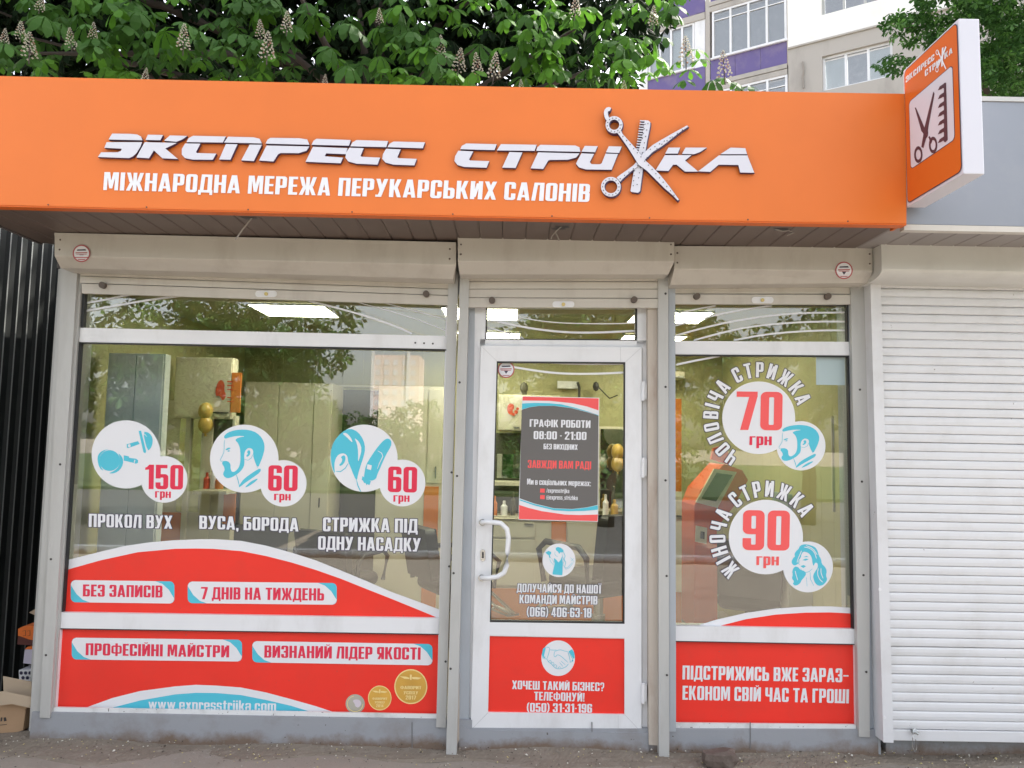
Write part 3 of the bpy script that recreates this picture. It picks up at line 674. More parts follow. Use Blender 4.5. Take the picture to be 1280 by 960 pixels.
for y0, y1 in ((477, 501), (572, 597), (854, 879)):
    b = MB(); b.tube([P(804.2, y0, DY - .008), P(803.6, y1, DY - .008)], .0085, 10); ym = (y0 + y1) / 2
    b.px([(801.5, y0 + 2), (808.6, y0 + 2), (808.4, y1 - 2), (801.3, y1 - 2)], DY - .004, DY + .02); b.build('hinge', K['pvc'], door)
# the reveal either side of the door
b = MB(); b.px([(584, 350), (594, 350), (586, 915), (569, 925)], -0.03, 0.06); b.build('reveal_post', K['rail_blue'], k0)
b = MB(); b.px([(809.5, 350), (824, 350), (823, 932), (811, 931)], -0.06, 0.06); b.build('reveal_post', K['rusty'], k0, bevel=.003)
b = MB(); b.px([(569.5, 750), (573.5, 750), (574, 925), (566, 942)], -0.06, -0.031); b.build('reveal_strip', K['rusty'], k0)
b = MB(); b.px([(574, 905), (588, 912.5), (802, 916), (811, 916), (811, 945), (574, 938)], -0.05, -0.044); b.build('threshold', K['plinth'], k0)

# ---- thin white curved stripes stuck on the glass
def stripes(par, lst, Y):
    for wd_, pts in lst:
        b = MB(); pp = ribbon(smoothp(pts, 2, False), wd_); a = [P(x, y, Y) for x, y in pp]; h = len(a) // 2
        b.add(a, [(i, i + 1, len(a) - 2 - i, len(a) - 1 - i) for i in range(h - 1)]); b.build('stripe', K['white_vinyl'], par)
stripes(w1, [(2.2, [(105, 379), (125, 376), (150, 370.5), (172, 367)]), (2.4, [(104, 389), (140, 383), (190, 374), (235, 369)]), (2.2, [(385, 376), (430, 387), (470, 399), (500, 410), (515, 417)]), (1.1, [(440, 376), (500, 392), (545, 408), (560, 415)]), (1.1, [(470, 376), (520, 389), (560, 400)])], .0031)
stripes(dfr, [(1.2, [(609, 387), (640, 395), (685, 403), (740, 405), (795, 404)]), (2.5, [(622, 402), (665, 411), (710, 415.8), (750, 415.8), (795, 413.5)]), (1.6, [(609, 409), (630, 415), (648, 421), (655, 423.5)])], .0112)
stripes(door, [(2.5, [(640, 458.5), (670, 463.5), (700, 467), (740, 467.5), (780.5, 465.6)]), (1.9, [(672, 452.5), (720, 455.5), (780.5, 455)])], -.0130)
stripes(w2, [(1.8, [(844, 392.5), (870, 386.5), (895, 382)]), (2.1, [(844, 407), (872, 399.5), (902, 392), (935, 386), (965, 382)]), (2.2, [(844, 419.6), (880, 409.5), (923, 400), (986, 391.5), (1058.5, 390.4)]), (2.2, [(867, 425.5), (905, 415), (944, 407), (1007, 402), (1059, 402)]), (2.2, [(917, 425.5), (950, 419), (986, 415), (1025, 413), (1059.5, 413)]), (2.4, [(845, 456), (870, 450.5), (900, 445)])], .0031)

# ------------------------------------------------------------------ roller shutters above the openings
def shutter(label, ends, rails, slats, bar, knobs, lock, Yf, holes, group='rolled-up shutters over the shop front', Yc=-.043):
    (lx, lt, lm, lbx, lb), (rx, rt, rm, rbx, rb) = ends
    ctr = P((lx + rx) / 2, lt, Yf)
    t = thing('roller_shutter', (ctr.x, Yf + .1, ctr.z), label, 'roller shutter', group)
    Yb = Yf + .075
    A = [P(lx, lt, Yf), P(lx, lm, Yf), P(lbx, lb, Yb)]; B = [P(rx, rt, Yf), P(rx, rm, Yf), P(rbx, rb, Yb)]
    top_l = Vector((A[0].x, -0.03, A[0].z)); bot_l = Vector((A[2].x, -0.03, A[2].z))
    top_r = Vector((B[0].x, -0.03, B[0].z)); bot_r = Vector((B[2].x, -0.03, B[2].z))
    b = MB(); b.prism([top_l, *A, bot_l], [top_r, *B, bot_r]); b.build('housing', K['alu'], t, bevel=.004)
    # thin folded lip along the top and a few rivets
    b = MB(); u = Vector((0, -.002, 0)); dz = Vector((0, 0, -.014))
    b.prism([A[0] + u, A[0] + u + dz, A[0] + dz + Vector((0, .003, 0)), A[0] + Vector((0, .003, 0))], [B[0] + u, B[0] + u + dz, B[0] + dz + Vector((0, .003, 0)), B[0] + Vector((0, .003, 0))])
    b.build('housing_lip', K['alu'], t)
    for fx in (.015, .985):
        for dz_ in (-.035, -.085):
            p = A[0].lerp(B[0], fx) + Vector((0, 0, dz_)); b = MB(); b.ellipsoid(p, (.005, .004, .005), 8); b.build('rivet', K['knob'], t)
    for (pts, Y0, Y1, m_, hs) in rails:
        b = MB(); b.px(pts, Y0, Y1); r_ = b.build('guide_rail', K[m_], t, bevel=.003)
        for hx, hy in hs:
            b = MB(); b.px(circ(hx, hy, 1.5, n=10), Y0 - .0015, Y0 + .002); b.build('screw', K['screw'], r_)
    for pts in slats:
        b = MB(); b.px(pts, Yc, Yc + .012); b.build('slat', K['alu'], t, bevel=.004)
    b = MB(); b.px(bar, Yc - .006, Yc + .014); br_ = b.build('bottom_bar', K['alu'], t, bevel=.002)
    for kx, ky in knobs:
        b = MB(); b.px(circ(kx, ky, 4.0, n=14), Yc - .028, Yc - .006); b.build('stopper', K['knob'], br_, bevel=.003)
    x0, y0, x1, y1 = lock
    b = MB(); b.px(rrect(x0, y0, x1, y1, (y1 - y0) / 2 - .2), Yc - .010, Yc - .006)
    lk = b.build('lock_plate', K['pvc'], br_)
    b = MB(); b.px(circ((x0 + x1) / 2, (y0 + y1) / 2, 2.3, n=12), Yc - .016, Yc - .010); b.build('lock_cylinder', K['brass'], br_)
    return t
shutter('rolled-up shutter in a long beige box over the widest shop window',
    ((68.3, 291, 320, 76, 335), (570, 303, 331.5, 566, 349)),
    [([(78, 330), (97, 332), (62.2, 897.5), (49.5, 897)], -0.055, -0.0235, 'rail', [(75, 580.5), (63.5, 699), (57.3, 819)]),
     ([(560.6, 340), (573, 340), (557.3, 909.5), (545.2, 909)], -0.055, -0.0235, 'rail', [(564.5, 590.5), (561.5, 708), (557, 827)])],
    [[(100, 338), (562, 350), (562, 361), (100, 344.5)], [(100, 345.3), (562, 361.8), (562, 369), (100, 353.5)]],
    [(102, 354.5), (561, 369.8), (561, 381.3), (102, 366.5)], [(127, 356), (532.5, 367)], (319, 363.3, 345.8, 371.2), -0.24, ())
shutter('rolled-up shutter in a beige box standing proud over the door',
    ((572.4, 297, 327, 574.5, 343), (842.8, 297, 327, 835.5, 343)),
    [([(575, 340), (586.8, 340), (570.6, 943.5), (557.6, 943)], -0.09, -0.03, 'rail', [(574.5, 478), (571.3, 595), (567, 716.5), (563.3, 836)]),
     ([(822.7, 338), (835.3, 338), (836.7, 948.5), (823.8, 948.5)], -0.09, -0.03, 'rail', [(832, 367), (832, 483.6), (832, 600.5), (833.3, 720), (833.7, 844)])],
    [[(583, 345), (826, 346), (826, 351.5), (583, 351.5)], [(583, 352.2), (826, 352.4), (826, 361), (583, 361)], [(583, 361.7), (826, 361.7), (826, 372.6), (583, 371.8)]],
    [(583, 372.6), (826, 373.5), (826, 384.8), (583, 384)], [(615, 375), (793, 374.2)], (690.6, 376.6, 718, 384.2), -0.27, (), Yc=-.078)
shutter('rolled-up shutter in a short beige box over the narrow right window',
    ((843, 307.7, 336, 838, 356), (1090.6, 309, 339, 1086, 354)),
    [([(835.6, 345), (844, 345), (845, 914.6), (836.9, 914.6)], -0.055, -0.0235, 'rail_blue', []),
     ([(1063.2, 345), (1086, 345), (1087.3, 921.4), (1073.8, 921)], -0.055, -0.0235, 'rail', [(1075, 487), (1077.5, 602), (1079.5, 719), (1083, 840)])],
    [[(843, 356), (1064, 357), (1064, 367.2), (843, 367)]],
    [(843, 368), (1064, 368.3), (1064, 380.4), (843, 380)], [(871.6, 370), (1035.6, 370)], (939.7, 371, 967, 379), -0.225, ())

# ------------------------------------------------------------------ neighbouring kiosk on the right with its closed shutter
nx0 = kx1 + .012
k1 = thing('neighbour_kiosk', (3.4, 1.3, 0), 'plain grey kiosk with a closed white shutter on the right of the salon', 'kiosk')
mb = MB(); mb.box((nx0, -.02, 0), (5.6, .15, 2.9)); mb.build('front_wall', K['plinth'], k1)
mb = MB(); mb.box((nx0, .15, 0), (5.6, 2.9, 2.84)); mb.build('body', K['rail'], k1)
gy = FY + .035
gz0 = P(1200, 281.5, gy).z; gz1 = P(1235, 127, gy).z
for i in range(3):
    a = 1.80 + i * 1.22 + .012
    mb = MB(); mb.box((a + (0 if i else -.05), gy, gz0), (a + 1.21, gy + .03, gz1)); mb.build('fascia_panel', K['fascia_grey'], k1, bevel=.002)
mb = MB(); mb.box((1.76, gy - .004, gz0 - .028), (5.5, gy + .035, gz0 - .002)); mb.build('fascia_trim', K['alu'], k1)
mb = MB(); mb.box((1.76, gy - .006, gz1 + .001), (5.5, gy + .05, gz1 + .022)); mb.build('fascia_coping', K['rail'], k1)
mb = MB(); mb.box((1.76, gy + .031, zs + .022), (5.5, -.02, zs + .30)); mb.build('canopy_frame', K['roof'], k1)
i = 0
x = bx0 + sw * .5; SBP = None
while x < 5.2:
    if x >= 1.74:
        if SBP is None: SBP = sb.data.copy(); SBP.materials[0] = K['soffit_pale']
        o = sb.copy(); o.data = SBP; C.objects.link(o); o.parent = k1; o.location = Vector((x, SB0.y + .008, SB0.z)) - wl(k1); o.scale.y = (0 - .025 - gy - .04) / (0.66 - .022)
    x += sw
t = thing('roller_shutter', (2.9, -.05, 1.2), 'closed white roller shutter covering the front of the right-hand kiosk', 'roller shutter')
# rounded housing
A_ = []; Bx = 5.1
prof = [(-.03, 304), (-.30, 304)]
top = P(1104, 304, -.30); mid = P(1104, 336, -.30); bot = P(1110, 354, -.16)
pr = [(-.03, top.z), (-.30, top.z), (-.30, mid.z)]
for k in range(1, 7):
    a = R(90 * k / 6); pr.append((-.30 + .14 * (1 - math.cos(a)), mid.z - (mid.z - bot.z) * math.sin(a)))
pr.append((-.03, bot.z))
hx0 = top.x
mb = MB(); mb.prism([(hx0, y, z) for y, z in pr], [(Bx, y, z) for y, z in pr]); mb.build('housing', K['box_white'], t, bevel=.003)
mb = MB(); mb.prism([(hx0 - .012, y - .004 if y < -.1 else y, z + (.004 if z > mid.z + .02 else -.004)) for y, z in pr], [(hx0 + .004, y - .004 if y < -.1 else y, z + (.004 if z > mid.z + .02 else -.004)) for y, z in pr]); mb.build('end_cap', K['box_white'], t)
mb = MB(); mb.px([(1088, 352), (1101, 352), (1117, 928.5), (1104.3, 928)], -.125, -.03); gr = mb.build('guide_rail', K['slat'], t, bevel=.003)
for sx, sy in ((1100, 737), (1106, 897)):
    mb = MB(); mb.px(circ(sx, sy, 2, n=10), -.129, -.124); mb.build('screw', K['pvc'], gr)
mb = MB(); mb.box((4.9, -.125, .1), (4.97, -.03, 2.3)); mb.build('guide_rail', K['slat'], t)
zb = P(1200, 926.5, -.10).z; zt = P(1200, 352, -.10).z
sx0 = P(1101, 400, -.1).x - .01; sx1 = 4.9
mb = MB(); mb.box((sx0 + .02, -.108, zb), (sx1, -.088, zb + .052)); mb.build('bottom_bar', K['slat'], t, bevel=.003)
ph = (P(1200, 620, -.1).z - P(1200, 675.2, -.1).z) / 5; ns = int((zt - zb - .052) / ph) + 1
first = None
for i in range(ns):
    z0 = zb + .0535 + i * ph
    if first is None:
        pr = [(-.085, 0.0004), (-.098, .0006), (-.1028, .004), (-.1045, ph * .45), (-.1030, ph * .78), (-.0985, ph - .0022), (-.0945, ph - .0004), (-.085, ph - .0004)]
        b = MB(); b.prism([(sx0, y, z0 + z) for y, z in pr], [(sx1, y, z0 + z) for y, z in pr]); first = b.build('slat', K['slat'], t); f0 = first.location.copy()
    else:
        o = first.copy(); C.objects.link(o); o.parent = t; o.location = f0 + Vector((0, rg.uniform(-.0007, .0007), i * ph + rg.uniform(-.0004, .0004))); o.rotation_euler = (rg.uniform(-.012, .012), rg.uniform(-.0006, .0006), rg.uniform(-.0006, .0006))
# sill lock with a loop of wire at the foot
mb = MB(); pts = [P(1144, 914, -.12), P(1141, 922, -.13), P(1140.5, 934, -.13), P(1143.5, 940, -.13), P(1145.5, 936, -.13), P(1144.5, 924, -.13)]
mb.tube(pts, .0022, 6); mb.tube([P(1141, 914, -.105), P(1144, 914, -.13)], .012, 8); mb.tube([P(1143, 914.5, -.13), P(1148, 917.5, -.135)], .007, 8, 0)
mb.build('wire_loop', [K['steel']], t)

# ------------------------------------------------------------------ black ribbed fence beyond the left end
fe = thing('ribbed_fence', (-3.0, .6, 0), 'black ribbed sheet-metal wall receding beside the left end of the salon', 'wall')
fp0 = Vector((-2.93, .22, 0)); fp1 = Vector((-2.80, 2.2, 0)); dr = (fp1 - fp0).normalized(); pn = Vector((dr.y, -dr.x, 0))
pitch = .088
first = None
for i in range(-9, 20):
    a = fp0 + dr * (i * pitch)
    prl = [(0, 0), (0.012, .016), (0.022, .016), (0.034, 0), (pitch, 0), (pitch, -.004), (0, -.004)]
    if first is None:
        b = MB(); f_ = [a + dr * u + pn * v for u, v in prl]
        b.prism([p + Vector((0, 0, .05)) for p in f_], [p + Vector((0, 0, 3.0)) for p in f_]); first = b.build('sheet', K['black_sheet'], fe)
        b = MB(); f_ = [a + dr * u + pn * v for u, v in ((.0125, .0162), (.0215, .0162), (.0215, .0172), (.0125, .0172))]
        b.prism([p + Vector((0, 0, .05)) for p in f_], [p + Vector((0, 0, 3.0)) for p in f_]); rib0 = b.build('rib', K['rib'], first); s0 = W[first].copy()
    else:
        o = first.copy(); C.objects.link(o); o.parent = fe; o.location = s0 + dr * ((i + 9) * pitch) - wl(fe)
        r2 = rib0.copy(); C.objects.link(r2); r2.parent = o
# ------------------------------------------------------------------ the orange fascia sign
fl = P(566, 106, FY); fb = P(566, 268, FY)
fs_ = thing('fascia_sign', (0, FY, 2.9), 'long orange fascia sign with raised white lettering across the canopy', 'sign')
seg = [-56, 300, 700, 1133]
def ytop(x): return 95 + x * .0235 - x * x * 3.4e-6
def ybot(x): return 256 + x * .0262 - x * x * 4.9e-6
pts = [(x, ytop(x)) for x in (-56, 100, 250, 400, 550, 700, 850, 1000, 1133)] + [(x, ybot(x)) for x in (1133, 1000, 850, 700, 550, 400, 250, 100, -56)]
b = MB(); b.px(pts, FY, FY + .02); b.build('panel', K['orange'], fs_)
b = MB(); b.px([(x, ybot(x) - .4) for x in (-56, 250, 550, 850, 1133)] + [(x, ybot(x) + 2.2) for x in (1133, 850, 550, 250, -56)], FY + .003, FY + .05); b.build('bottom_return', K['orange_d'], fs_)
b = MB(); pz = [P(x, ytop(x), FY) for x in (-56, 250, 550, 850, 1133)]
b.prism([p + Vector((0, .001, -.002)) for p in pz] + [p + Vector((0, .001, -.012)) for p in reversed(pz)], [p + Vector((0, .10, -.002)) for p in pz] + [p + Vector((0, .10, -.012)) for p in reversed(pz)]); b.build('top_return', K['orange_d'], fs_)
e0 = P(1133, ytop(1133), FY); e1 = P(1133, ybot(1133), FY)
b = MB(); b.box((e1.x - .012, FY + .021, e1.z), (e1.x, FY + .12, e0.z - .01)); b.build('end_return', K['orange_d'], fs_)
for x in (60, 183, 310, 440, 566, 690, 812, 935, 1060):
    b = MB(); b.px(circ(x, ybot(x) - 1.8, .9, n=8), FY - .003, FY); b.build('rivet', K['screw'], fs_)
zA = Zm(100, 150, 4.267); zB = Zm(360, 150, 6.4); zC = Zm(560, 160, 5.818); zD = Zm(800, 0, 2.667)
LET = [
 zA, [[(172,72),(270,74),(305,77),(325,88),(333,108),(152,104)], [(142,118),(331,118),(322,143),(300,178),(282,194),(262,203),(95,197),(113,172),(200,172),(216,166),(224,153),(130,148)]],
 zA, [[(362,78),(443,80),(428,108),(350,106)], [(480,82),(572,85),(547,103),(515,116),(448,110)], [(345,118),(517,122),(455,152),(522,208),(440,204),(394,162),(368,204),(300,200)]],
 zA, [[(603,84),(778,88),(762,120),(568,118),(578,98)], [(561,125),(642,126),(618,172),(625,176),(727,179),(708,212),(600,211),(560,203),(543,184),(543,155)]],
 zA, [[(790,89),(925,92),(958,100),(970,125),(768,120)], [(778,128),(840,129),(802,212),(742,210)], [(905,131),(970,132),(927,219),(860,215)]],
 zA, [[(1015,95),(1170,97),(1212,104),(1224,132),(990,126),(1000,105)], [(995,136),(1223,141),(1208,164),(1165,177),(1070,176),(1057,182),(1032,221),(955,216)]],
 zB, [[(228,150),(503,160),(487,206),(188,198),(205,165)], [(200,214),(476,225),(462,273),(305,267),(294,290),(440,301),(420,346),(140,334)]],
 zB, [[(548,160),(801,168),(786,217),(498,210),(515,180)], [(490,222),(606,225),(580,288),(592,294),(737,301),(716,357),(545,349),(482,331),(459,300),(465,262)]],
 zB, [[(845,172),(1096,178),(1079,226),(796,217),(812,190)], [(785,230),(902,235),(874,298),(886,305),(1030,311),(1010,363),(842,357),(780,340),(754,310),(760,272)]],
 zC, [[(133,112),(354,118),(338,161),(89,154),(100,130)], [(75,165),(184,170),(153,228),(162,236),(300,241),(280,289),(118,283),(70,269),(47,240),(52,205)]],
 zC, [[(385,117),(645,122),(630,166),(355,163)], [(447,174),(541,178),(491,291),(394,288)]],
 zC, [[(672,122),(925,127),(956,140),(962,173),(641,166),(650,140)], [(655,177),(956,185),(932,214),(872,231),(742,232),(728,238),(692,298),(601,293)]],
 zC, [[(995,130),(1089,132),(1069,176),(971,172)], [(1170,132),(1264,135),(1244,182),(1148,177)], [(970,184),(1062,188),(1031,248),(1044,263),(1105,264),(1118,256),(1146,186),(1236,189),(1190,304),(1002,301),(952,286),(931,260),(940,240)]],
 zD, [[(95,492),(134,492),(126,512),(84,512)], [(152,492),(223,492),(200,507),(180,514),(140,513)], [(83,517),(172,517),(150,535),(194,572),(150,572),(122,549),(110,549),(95,570),(52,568)]],
 zD, [[(302,492),(351,494),(357,514),(268,514)], [(263,518),(358,518),(381,576),(334,575),(328,550),(262,549),(234,573),(194,571)], ],
]
names = 'ЭКСПРЕССCТРИКА'
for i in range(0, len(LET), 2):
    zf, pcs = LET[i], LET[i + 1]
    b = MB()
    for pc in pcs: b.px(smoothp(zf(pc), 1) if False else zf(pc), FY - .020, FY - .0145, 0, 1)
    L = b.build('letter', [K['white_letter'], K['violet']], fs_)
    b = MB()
    for pc in pcs: b.px([(x + .5, y + .9) for x, y in zf(pc)], FY - .0145, FY - .004)  # dark side copy shifted down-right, drawing part of the drop shadow too
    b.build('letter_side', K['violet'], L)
b = MB(); text(b, 'МІЖНАРОДНА МЕРЕЖА ПЕРУКАРСЬКИХ САЛОНІВ', (129, 237.5), (736.5, 252.5), 22.5, FY - .0025, gap=.075, space=.26, up=(1.6, -22.5)); b.build('subtitle', K['white_vinyl'], fs_)
# scissors and comb emblem
ze = Zm(740, 120, 6.857)
em = None
blade_a = [(212,700),(232,682),(300,635),(360,590),(400,540),(440,490),(520,420),(600,372),(700,315),(815,252),(826,262),(760,305),(680,368),(600,430),(520,480),(455,545),(410,590),(330,650),(262,712),(242,735)]
blade_b = [(208,305),(246,288),(262,325),(330,400),(400,478),(455,550),(520,610),(580,672),(660,770),(745,888),(735,896),(690,848),(620,790),(545,715),(470,640),(400,590),(352,512),(300,430),(240,345)]
def emb(name, outs, Yf, Yb, dark=True, par=None):
    b = MB()
    for k_, o_ in enumerate(outs): b.px(o_, Yf - 4e-5 * k_, Yb - 4e-5 * k_, 0, 1)
    ob = b.build(name, [K['white_letter'], K['violet']], par or fs_)
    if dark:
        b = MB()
        for o_ in outs: b.px([(x + 1.3, y + 1.3) for x, y in o_], Yb + .002, FY - .003)  # dark sides shifted down-right, with drop shadow put into the shape
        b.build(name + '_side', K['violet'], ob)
    return ob
comb = [[(452,207),(482,210),(500,225),(498,260),(470,400),(440,600),(412,815),(395,830),(336,822),(330,812),(350,690),(368,600),(400,470),(425,380),(440,300)]]
for k in range(13):
    y = 207 + k * 22; x0 = 412 - k * 3.2
    comb.append([(x0, y), (455 - k * 2, y + 2), (453 - k * 2, y + 12), (x0 - 1, y + 9)])
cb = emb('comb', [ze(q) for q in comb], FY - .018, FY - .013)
def ring(cx, cy, ro, ri, n=24):
    qs = []
    for k in range(n):
        a0 = 2 * math.pi * k / n; a1 = 2 * math.pi * (k + 1) / n
        qs.append([(cx + ro * math.cos(a0), cy + ro * math.sin(a0)), (cx + ro * math.cos(a1), cy + ro * math.sin(a1)), (cx + ri * math.cos(a1), cy + ri * math.sin(a1)), (cx + ri * math.cos(a0), cy + ri * math.sin(a0))])
    return qs
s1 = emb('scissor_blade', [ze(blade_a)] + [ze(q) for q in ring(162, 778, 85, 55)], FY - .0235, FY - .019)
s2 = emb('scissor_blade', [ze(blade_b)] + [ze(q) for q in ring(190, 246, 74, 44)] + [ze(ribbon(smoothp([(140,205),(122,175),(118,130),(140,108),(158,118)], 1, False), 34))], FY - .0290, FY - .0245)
b = MB()
def dots(pts, step, Y):
    for i in range(len(pts) - 1):
        (x0, y0), (x1, y1) = pts[i], pts[i + 1]; L_ = math.hypot(x1 - x0, y1 - y0); n_ = max(1, int(L_ / step))
        for k in range(n_):
            t_ = k / n_; b.px(ze(circ(x0 + (x1 - x0) * t_, y0 + (y1 - y0) * t_, 4.2, n=6)), Y - .003, Y)
dots([(242, 708), (430, 565), (600, 412), (820, 258)], 46, FY - .0235); dots([(235, 310), (420, 520), (580, 700), (735, 886)], 46, FY - .029)
dots([(480, 235), (450, 400), (400, 700), (375, 815)], 42, FY - .018); dots([(455, 240), (425, 400)], 36, FY - .018); dots([(365, 640), (350, 810)], 40, FY - .018)
dots([(500, 455), (620, 385), (720, 330)], 44, FY - .0235)
dots([(162 + 70 * math.cos(k * .45), 778 + 70 * math.sin(k * .45)) for k in range(15)], 60, FY - .0235); dots([(190 + 59 * math.cos(k * .5), 246 + 59 * math.sin(k * .5)) for k in range(13)], 60, FY - .029)
o = b.build('rivets', K['screw'], fs_, kind='stuff')

# ------------------------------------------------------------------ projecting light box
XS = 1.758
nT = PX(1195.6, 25.5, XS); nB = PX(1206, 215.6, XS); fT = PX(1128.2, 88, XS); fB = PX(1132.6, 260, XS)
yn = (nT.y + nB.y) / 2; yf = (fT.y + fB.y) / 2; zt_ = (nT.z + fT.z) / 2; zb_ = (nB.z + fB.z) / 2
ps = thing('projecting_sign', (XS + .05, (yn + yf) / 2, (zt_ + zb_) / 2), 'white-edged orange light box with scissors and comb projecting from the right fascia end', 'sign')
b = MB(); b.box((XS + .002, yn, zb_), (XS + .085, yf, zt_)); b.build('light_box', K['white_letter'], ps, bevel=.004)
b = MB(); b.box((XS + .02, yf + .001, zb_ + .12), (XS + .05, yf + .12, zb_ + .16)); b.box((XS + .02, yf + .001, zt_ - .16), (XS + .05, yf + .12, zt_ - .12)); b.box((XS + .02, yf + .09, zb_ + .12), (XS + .05, yf + .12, zt_ - .12)); b.build('bracket', K['rail'], ps)
def face(uv, X):                                     # u 0..1 from the fascia outwards, v 0..1 upwards
    return [Vector((X, yf + (yn - yf) * u, zb_ + (zt_ - zb_) * v)) for u, v in uv]
zp = lambda pts: [(x / 480 * 120 + 1120, y / 960 * 240 + 20) for x, y in pts]     # drawing frame of the face
def fpx(pts, X): return [PX(x, y, X) for x, y in zp(pts)]
def fface(name, outs, X, m, par=ps):
    b = MB()
    for k_, o_ in enumerate(outs):
        a = [Vector((X - 3e-5 * (k_ % 12), p.y, p.z)) for p in o_]
        b.add(a, [tuple(t) for t in tessellate_polygon([a])])
    return b.build(name, m, par)
def uvr(u0, v0, u1, v1, r):
    asp = (zt_ - zb_) / abs(yn - yf); o_ = []
    for x, y in rrect(u0, v0 * asp, u1, v1 * asp, r, 6): o_.append((x, y / asp))
    return o_
fface('outline', [face(uvr(.03, .02, .985, .985, .06), XS)], XS - .0005, K['black_print'])
fp = fface('orange_face', [face(uvr(.038, .026, .977, .979, .055), XS)], XS - .001, K['orange_d'])
fface('outline', [face(uvr(.115, .245, .90, .735, .05), XS)], XS - .0015, K['black_print'])
wf = fface('white_square', [face(uvr(.123, .250, .892, .730, .045), XS)], XS - .002, K['white_letter'])
maroon = mat('dark_maroon_print', (0.075, 0.03, 0.045), .5)
sc_a = [fpx([(97,458),(103,458),(140,545),(160,590),(150,600),(130,575)], XS), fpx([(190,378),(196,388),(165,555),(160,590),(140,660),(130,655),(145,560)], XS), fpx([(165,605),(172,600),(185,625),(178,640)], XS)]
def rg_(cx, cy, rx, ry, k=.6, n=20): return [fpx(q, XS) for q in [[(cx + rx * math.cos(a), cy + ry * math.sin(a)), (cx + rx * math.cos(c), cy + ry * math.sin(c)), (cx + rx * k * math.cos(c), cy + ry * k * math.sin(c)), (cx + rx * k * math.cos(a), cy + ry * k * math.sin(a))] for a, c in [(2 * math.pi * j / n, 2 * math.pi * (j + 1) / n) for j in range(n)]]]
fface('scissors_print', sc_a + rg_(115, 693, 21, 42) + rg_(189, 645, 21, 42) + rg_(152, 587, 12, 24, .7), XS - .003, maroon)
cmb = [fpx([(243,335),(254,333),(262,620),(250,632),(243,628)], XS)] + [fpx([(213, 372 + k * 44), (222, 352 + k * 44), (246, 336 + k * 44), (246, 362 + k * 44), (238, 360 + k * 44), (230, 366 + k * 44)], XS) for k in range(7)]
fface('comb_print', cmb, XS - .003, maroon)
def xtext(name, body, bl, br, h):
    V_, F_, wd, _ = layout(body, .10, .3)
    b = MB(); b.add([Vector((XS - .003, *PX(*zp([(bl[0] + (br[0] - bl[0]) * x / wd, bl[1] + (br[1] - bl[1]) * x / wd - h * y)])[0], XS)[1:])) for x, y, l in V_], F_)
    b.build(name, K['white_vinyl'], ps)
xtext('lettering', 'ЭКСПРЕСС', (52, 335), (195, 218), 30)
xtext('lettering', 'СТРИ', (148, 303), (222, 243), 30); xtext('lettering', 'КА', (246, 216), (286, 184), 30)
fface('small_scissors_print', [fpx([(212,178),(216,174),(256,262),(252,268)], XS), fpx([(252,150),(257,156),(214,262),(208,258)], XS), fpx([(234,160),(242,156),(238,250),(230,255)], XS)] + rg_(209, 268, 8, 14, .65, 12) + rg_(211, 182, 8, 14, .65, 12), XS - .0036, K['white_vinyl'])

# ------------------------------------------------------------------ stickers, banners and prints
def LY(k, b0=0.0034): return b0 - 0.0007 * k
def flatpart(name, outs, Y, m, par, **kw):
    b = MB()
    for k_, o_ in enumerate(outs):
        if callable(Y):
            a = [P(x, y, Y(y)) for x, y in o_]; b.add(a, [tuple(t) for t in tessellate_polygon([[Vector((x, y, 0)) for x, y in o_]])])
        else: b.flat(o_, Y - 3e-5 * (k_ % 16))
    return b.build(name, m, par, **kw)
def textpart(name, lines, Y, m, par, outline=None, **opt):
    for ln in lines:
        kw = {**opt, **(ln[4] if len(ln) > 4 else {})}
        b = MB(); text(b, *ln[:4], Y, **kw); o_ = b.build(name, m, par)
        if outline:
            b = MB(); text(b, *ln[:4], Y + .0005, grow=.05, **kw); b.build('text_outline', outline, o_)
    return o_
zM = Zm(250, 510, 6)
man_hair = [(178,212),(205,185),(260,166),(330,160),(400,172),(450,205),(478,250),(486,300),(472,360),(452,410),(437,445),(424,428),(410,385),(398,352),(400,318),(382,300),(358,300),(338,322),(330,355),(334,395),(330,440),(300,480),(272,500),(240,520),(205,528),(180,515),(172,490),(186,465),(180,440),(165,420),(168,403),(190,395),(215,402),(230,425),(228,450),(238,480),(262,478),(290,450),(303,405),(304,350),(300,300),(285,262),(262,240),(285,222),(345,212),(280,208),(215,222),(186,232)]
man_more = [smoothp([(290,598),(300,570),(330,530),(400,480),(455,448),(455,480),(400,520),(340,560),(300,592)], 1), smoothp([(330,600),(380,550),(437,525),(425,545),(370,585)], 1),
            smoothp([(188,312),(212,296),(232,300),(222,308),(200,318)], 1), [(203,324),(216,316),(226,322),(216,328)],
            ribbon([(186,238),(181,270),(181,305),(178,335),(164,365),(152,388),(158,400),(180,398)], 4), ribbon([(272,500),(282,530),(290,560),(296,590)], 6),
            ribbon([(332,385),(360,392),(385,375),(400,340)], 4), smoothp([(350,330),(368,312),(380,330),(372,355),(352,368),(345,358),(362,342)], 1), ribbon([(400,360),(415,405),(432,450)], 4)]
def man(par, Y, m, tf=lambda p: p, extra=()):
    return flatpart('portrait', [tf(zM(smoothp(man_hair, 1)))] + [tf(zM(q)) for q in man_more] + list(extra), Y, m, par)
def discs(t, big, small, Y0):
    flatpart('disc', [circ(*big, n=64)], LY(0, Y0), K['white_vinyl'], t)
    flatpart('disc', [circ(*small, n=56)], LY(1, Y0), K['white_vinyl'], t)
GP = 'round price stickers on the shop windows'
def sticker(label, c, group=GP, cat='sticker', name='price_sticker', Y=0.002):
    p = P(*c, Y); return thing(name, p, label, cat, group)
OP = dict(cond=.46, bold=.045)
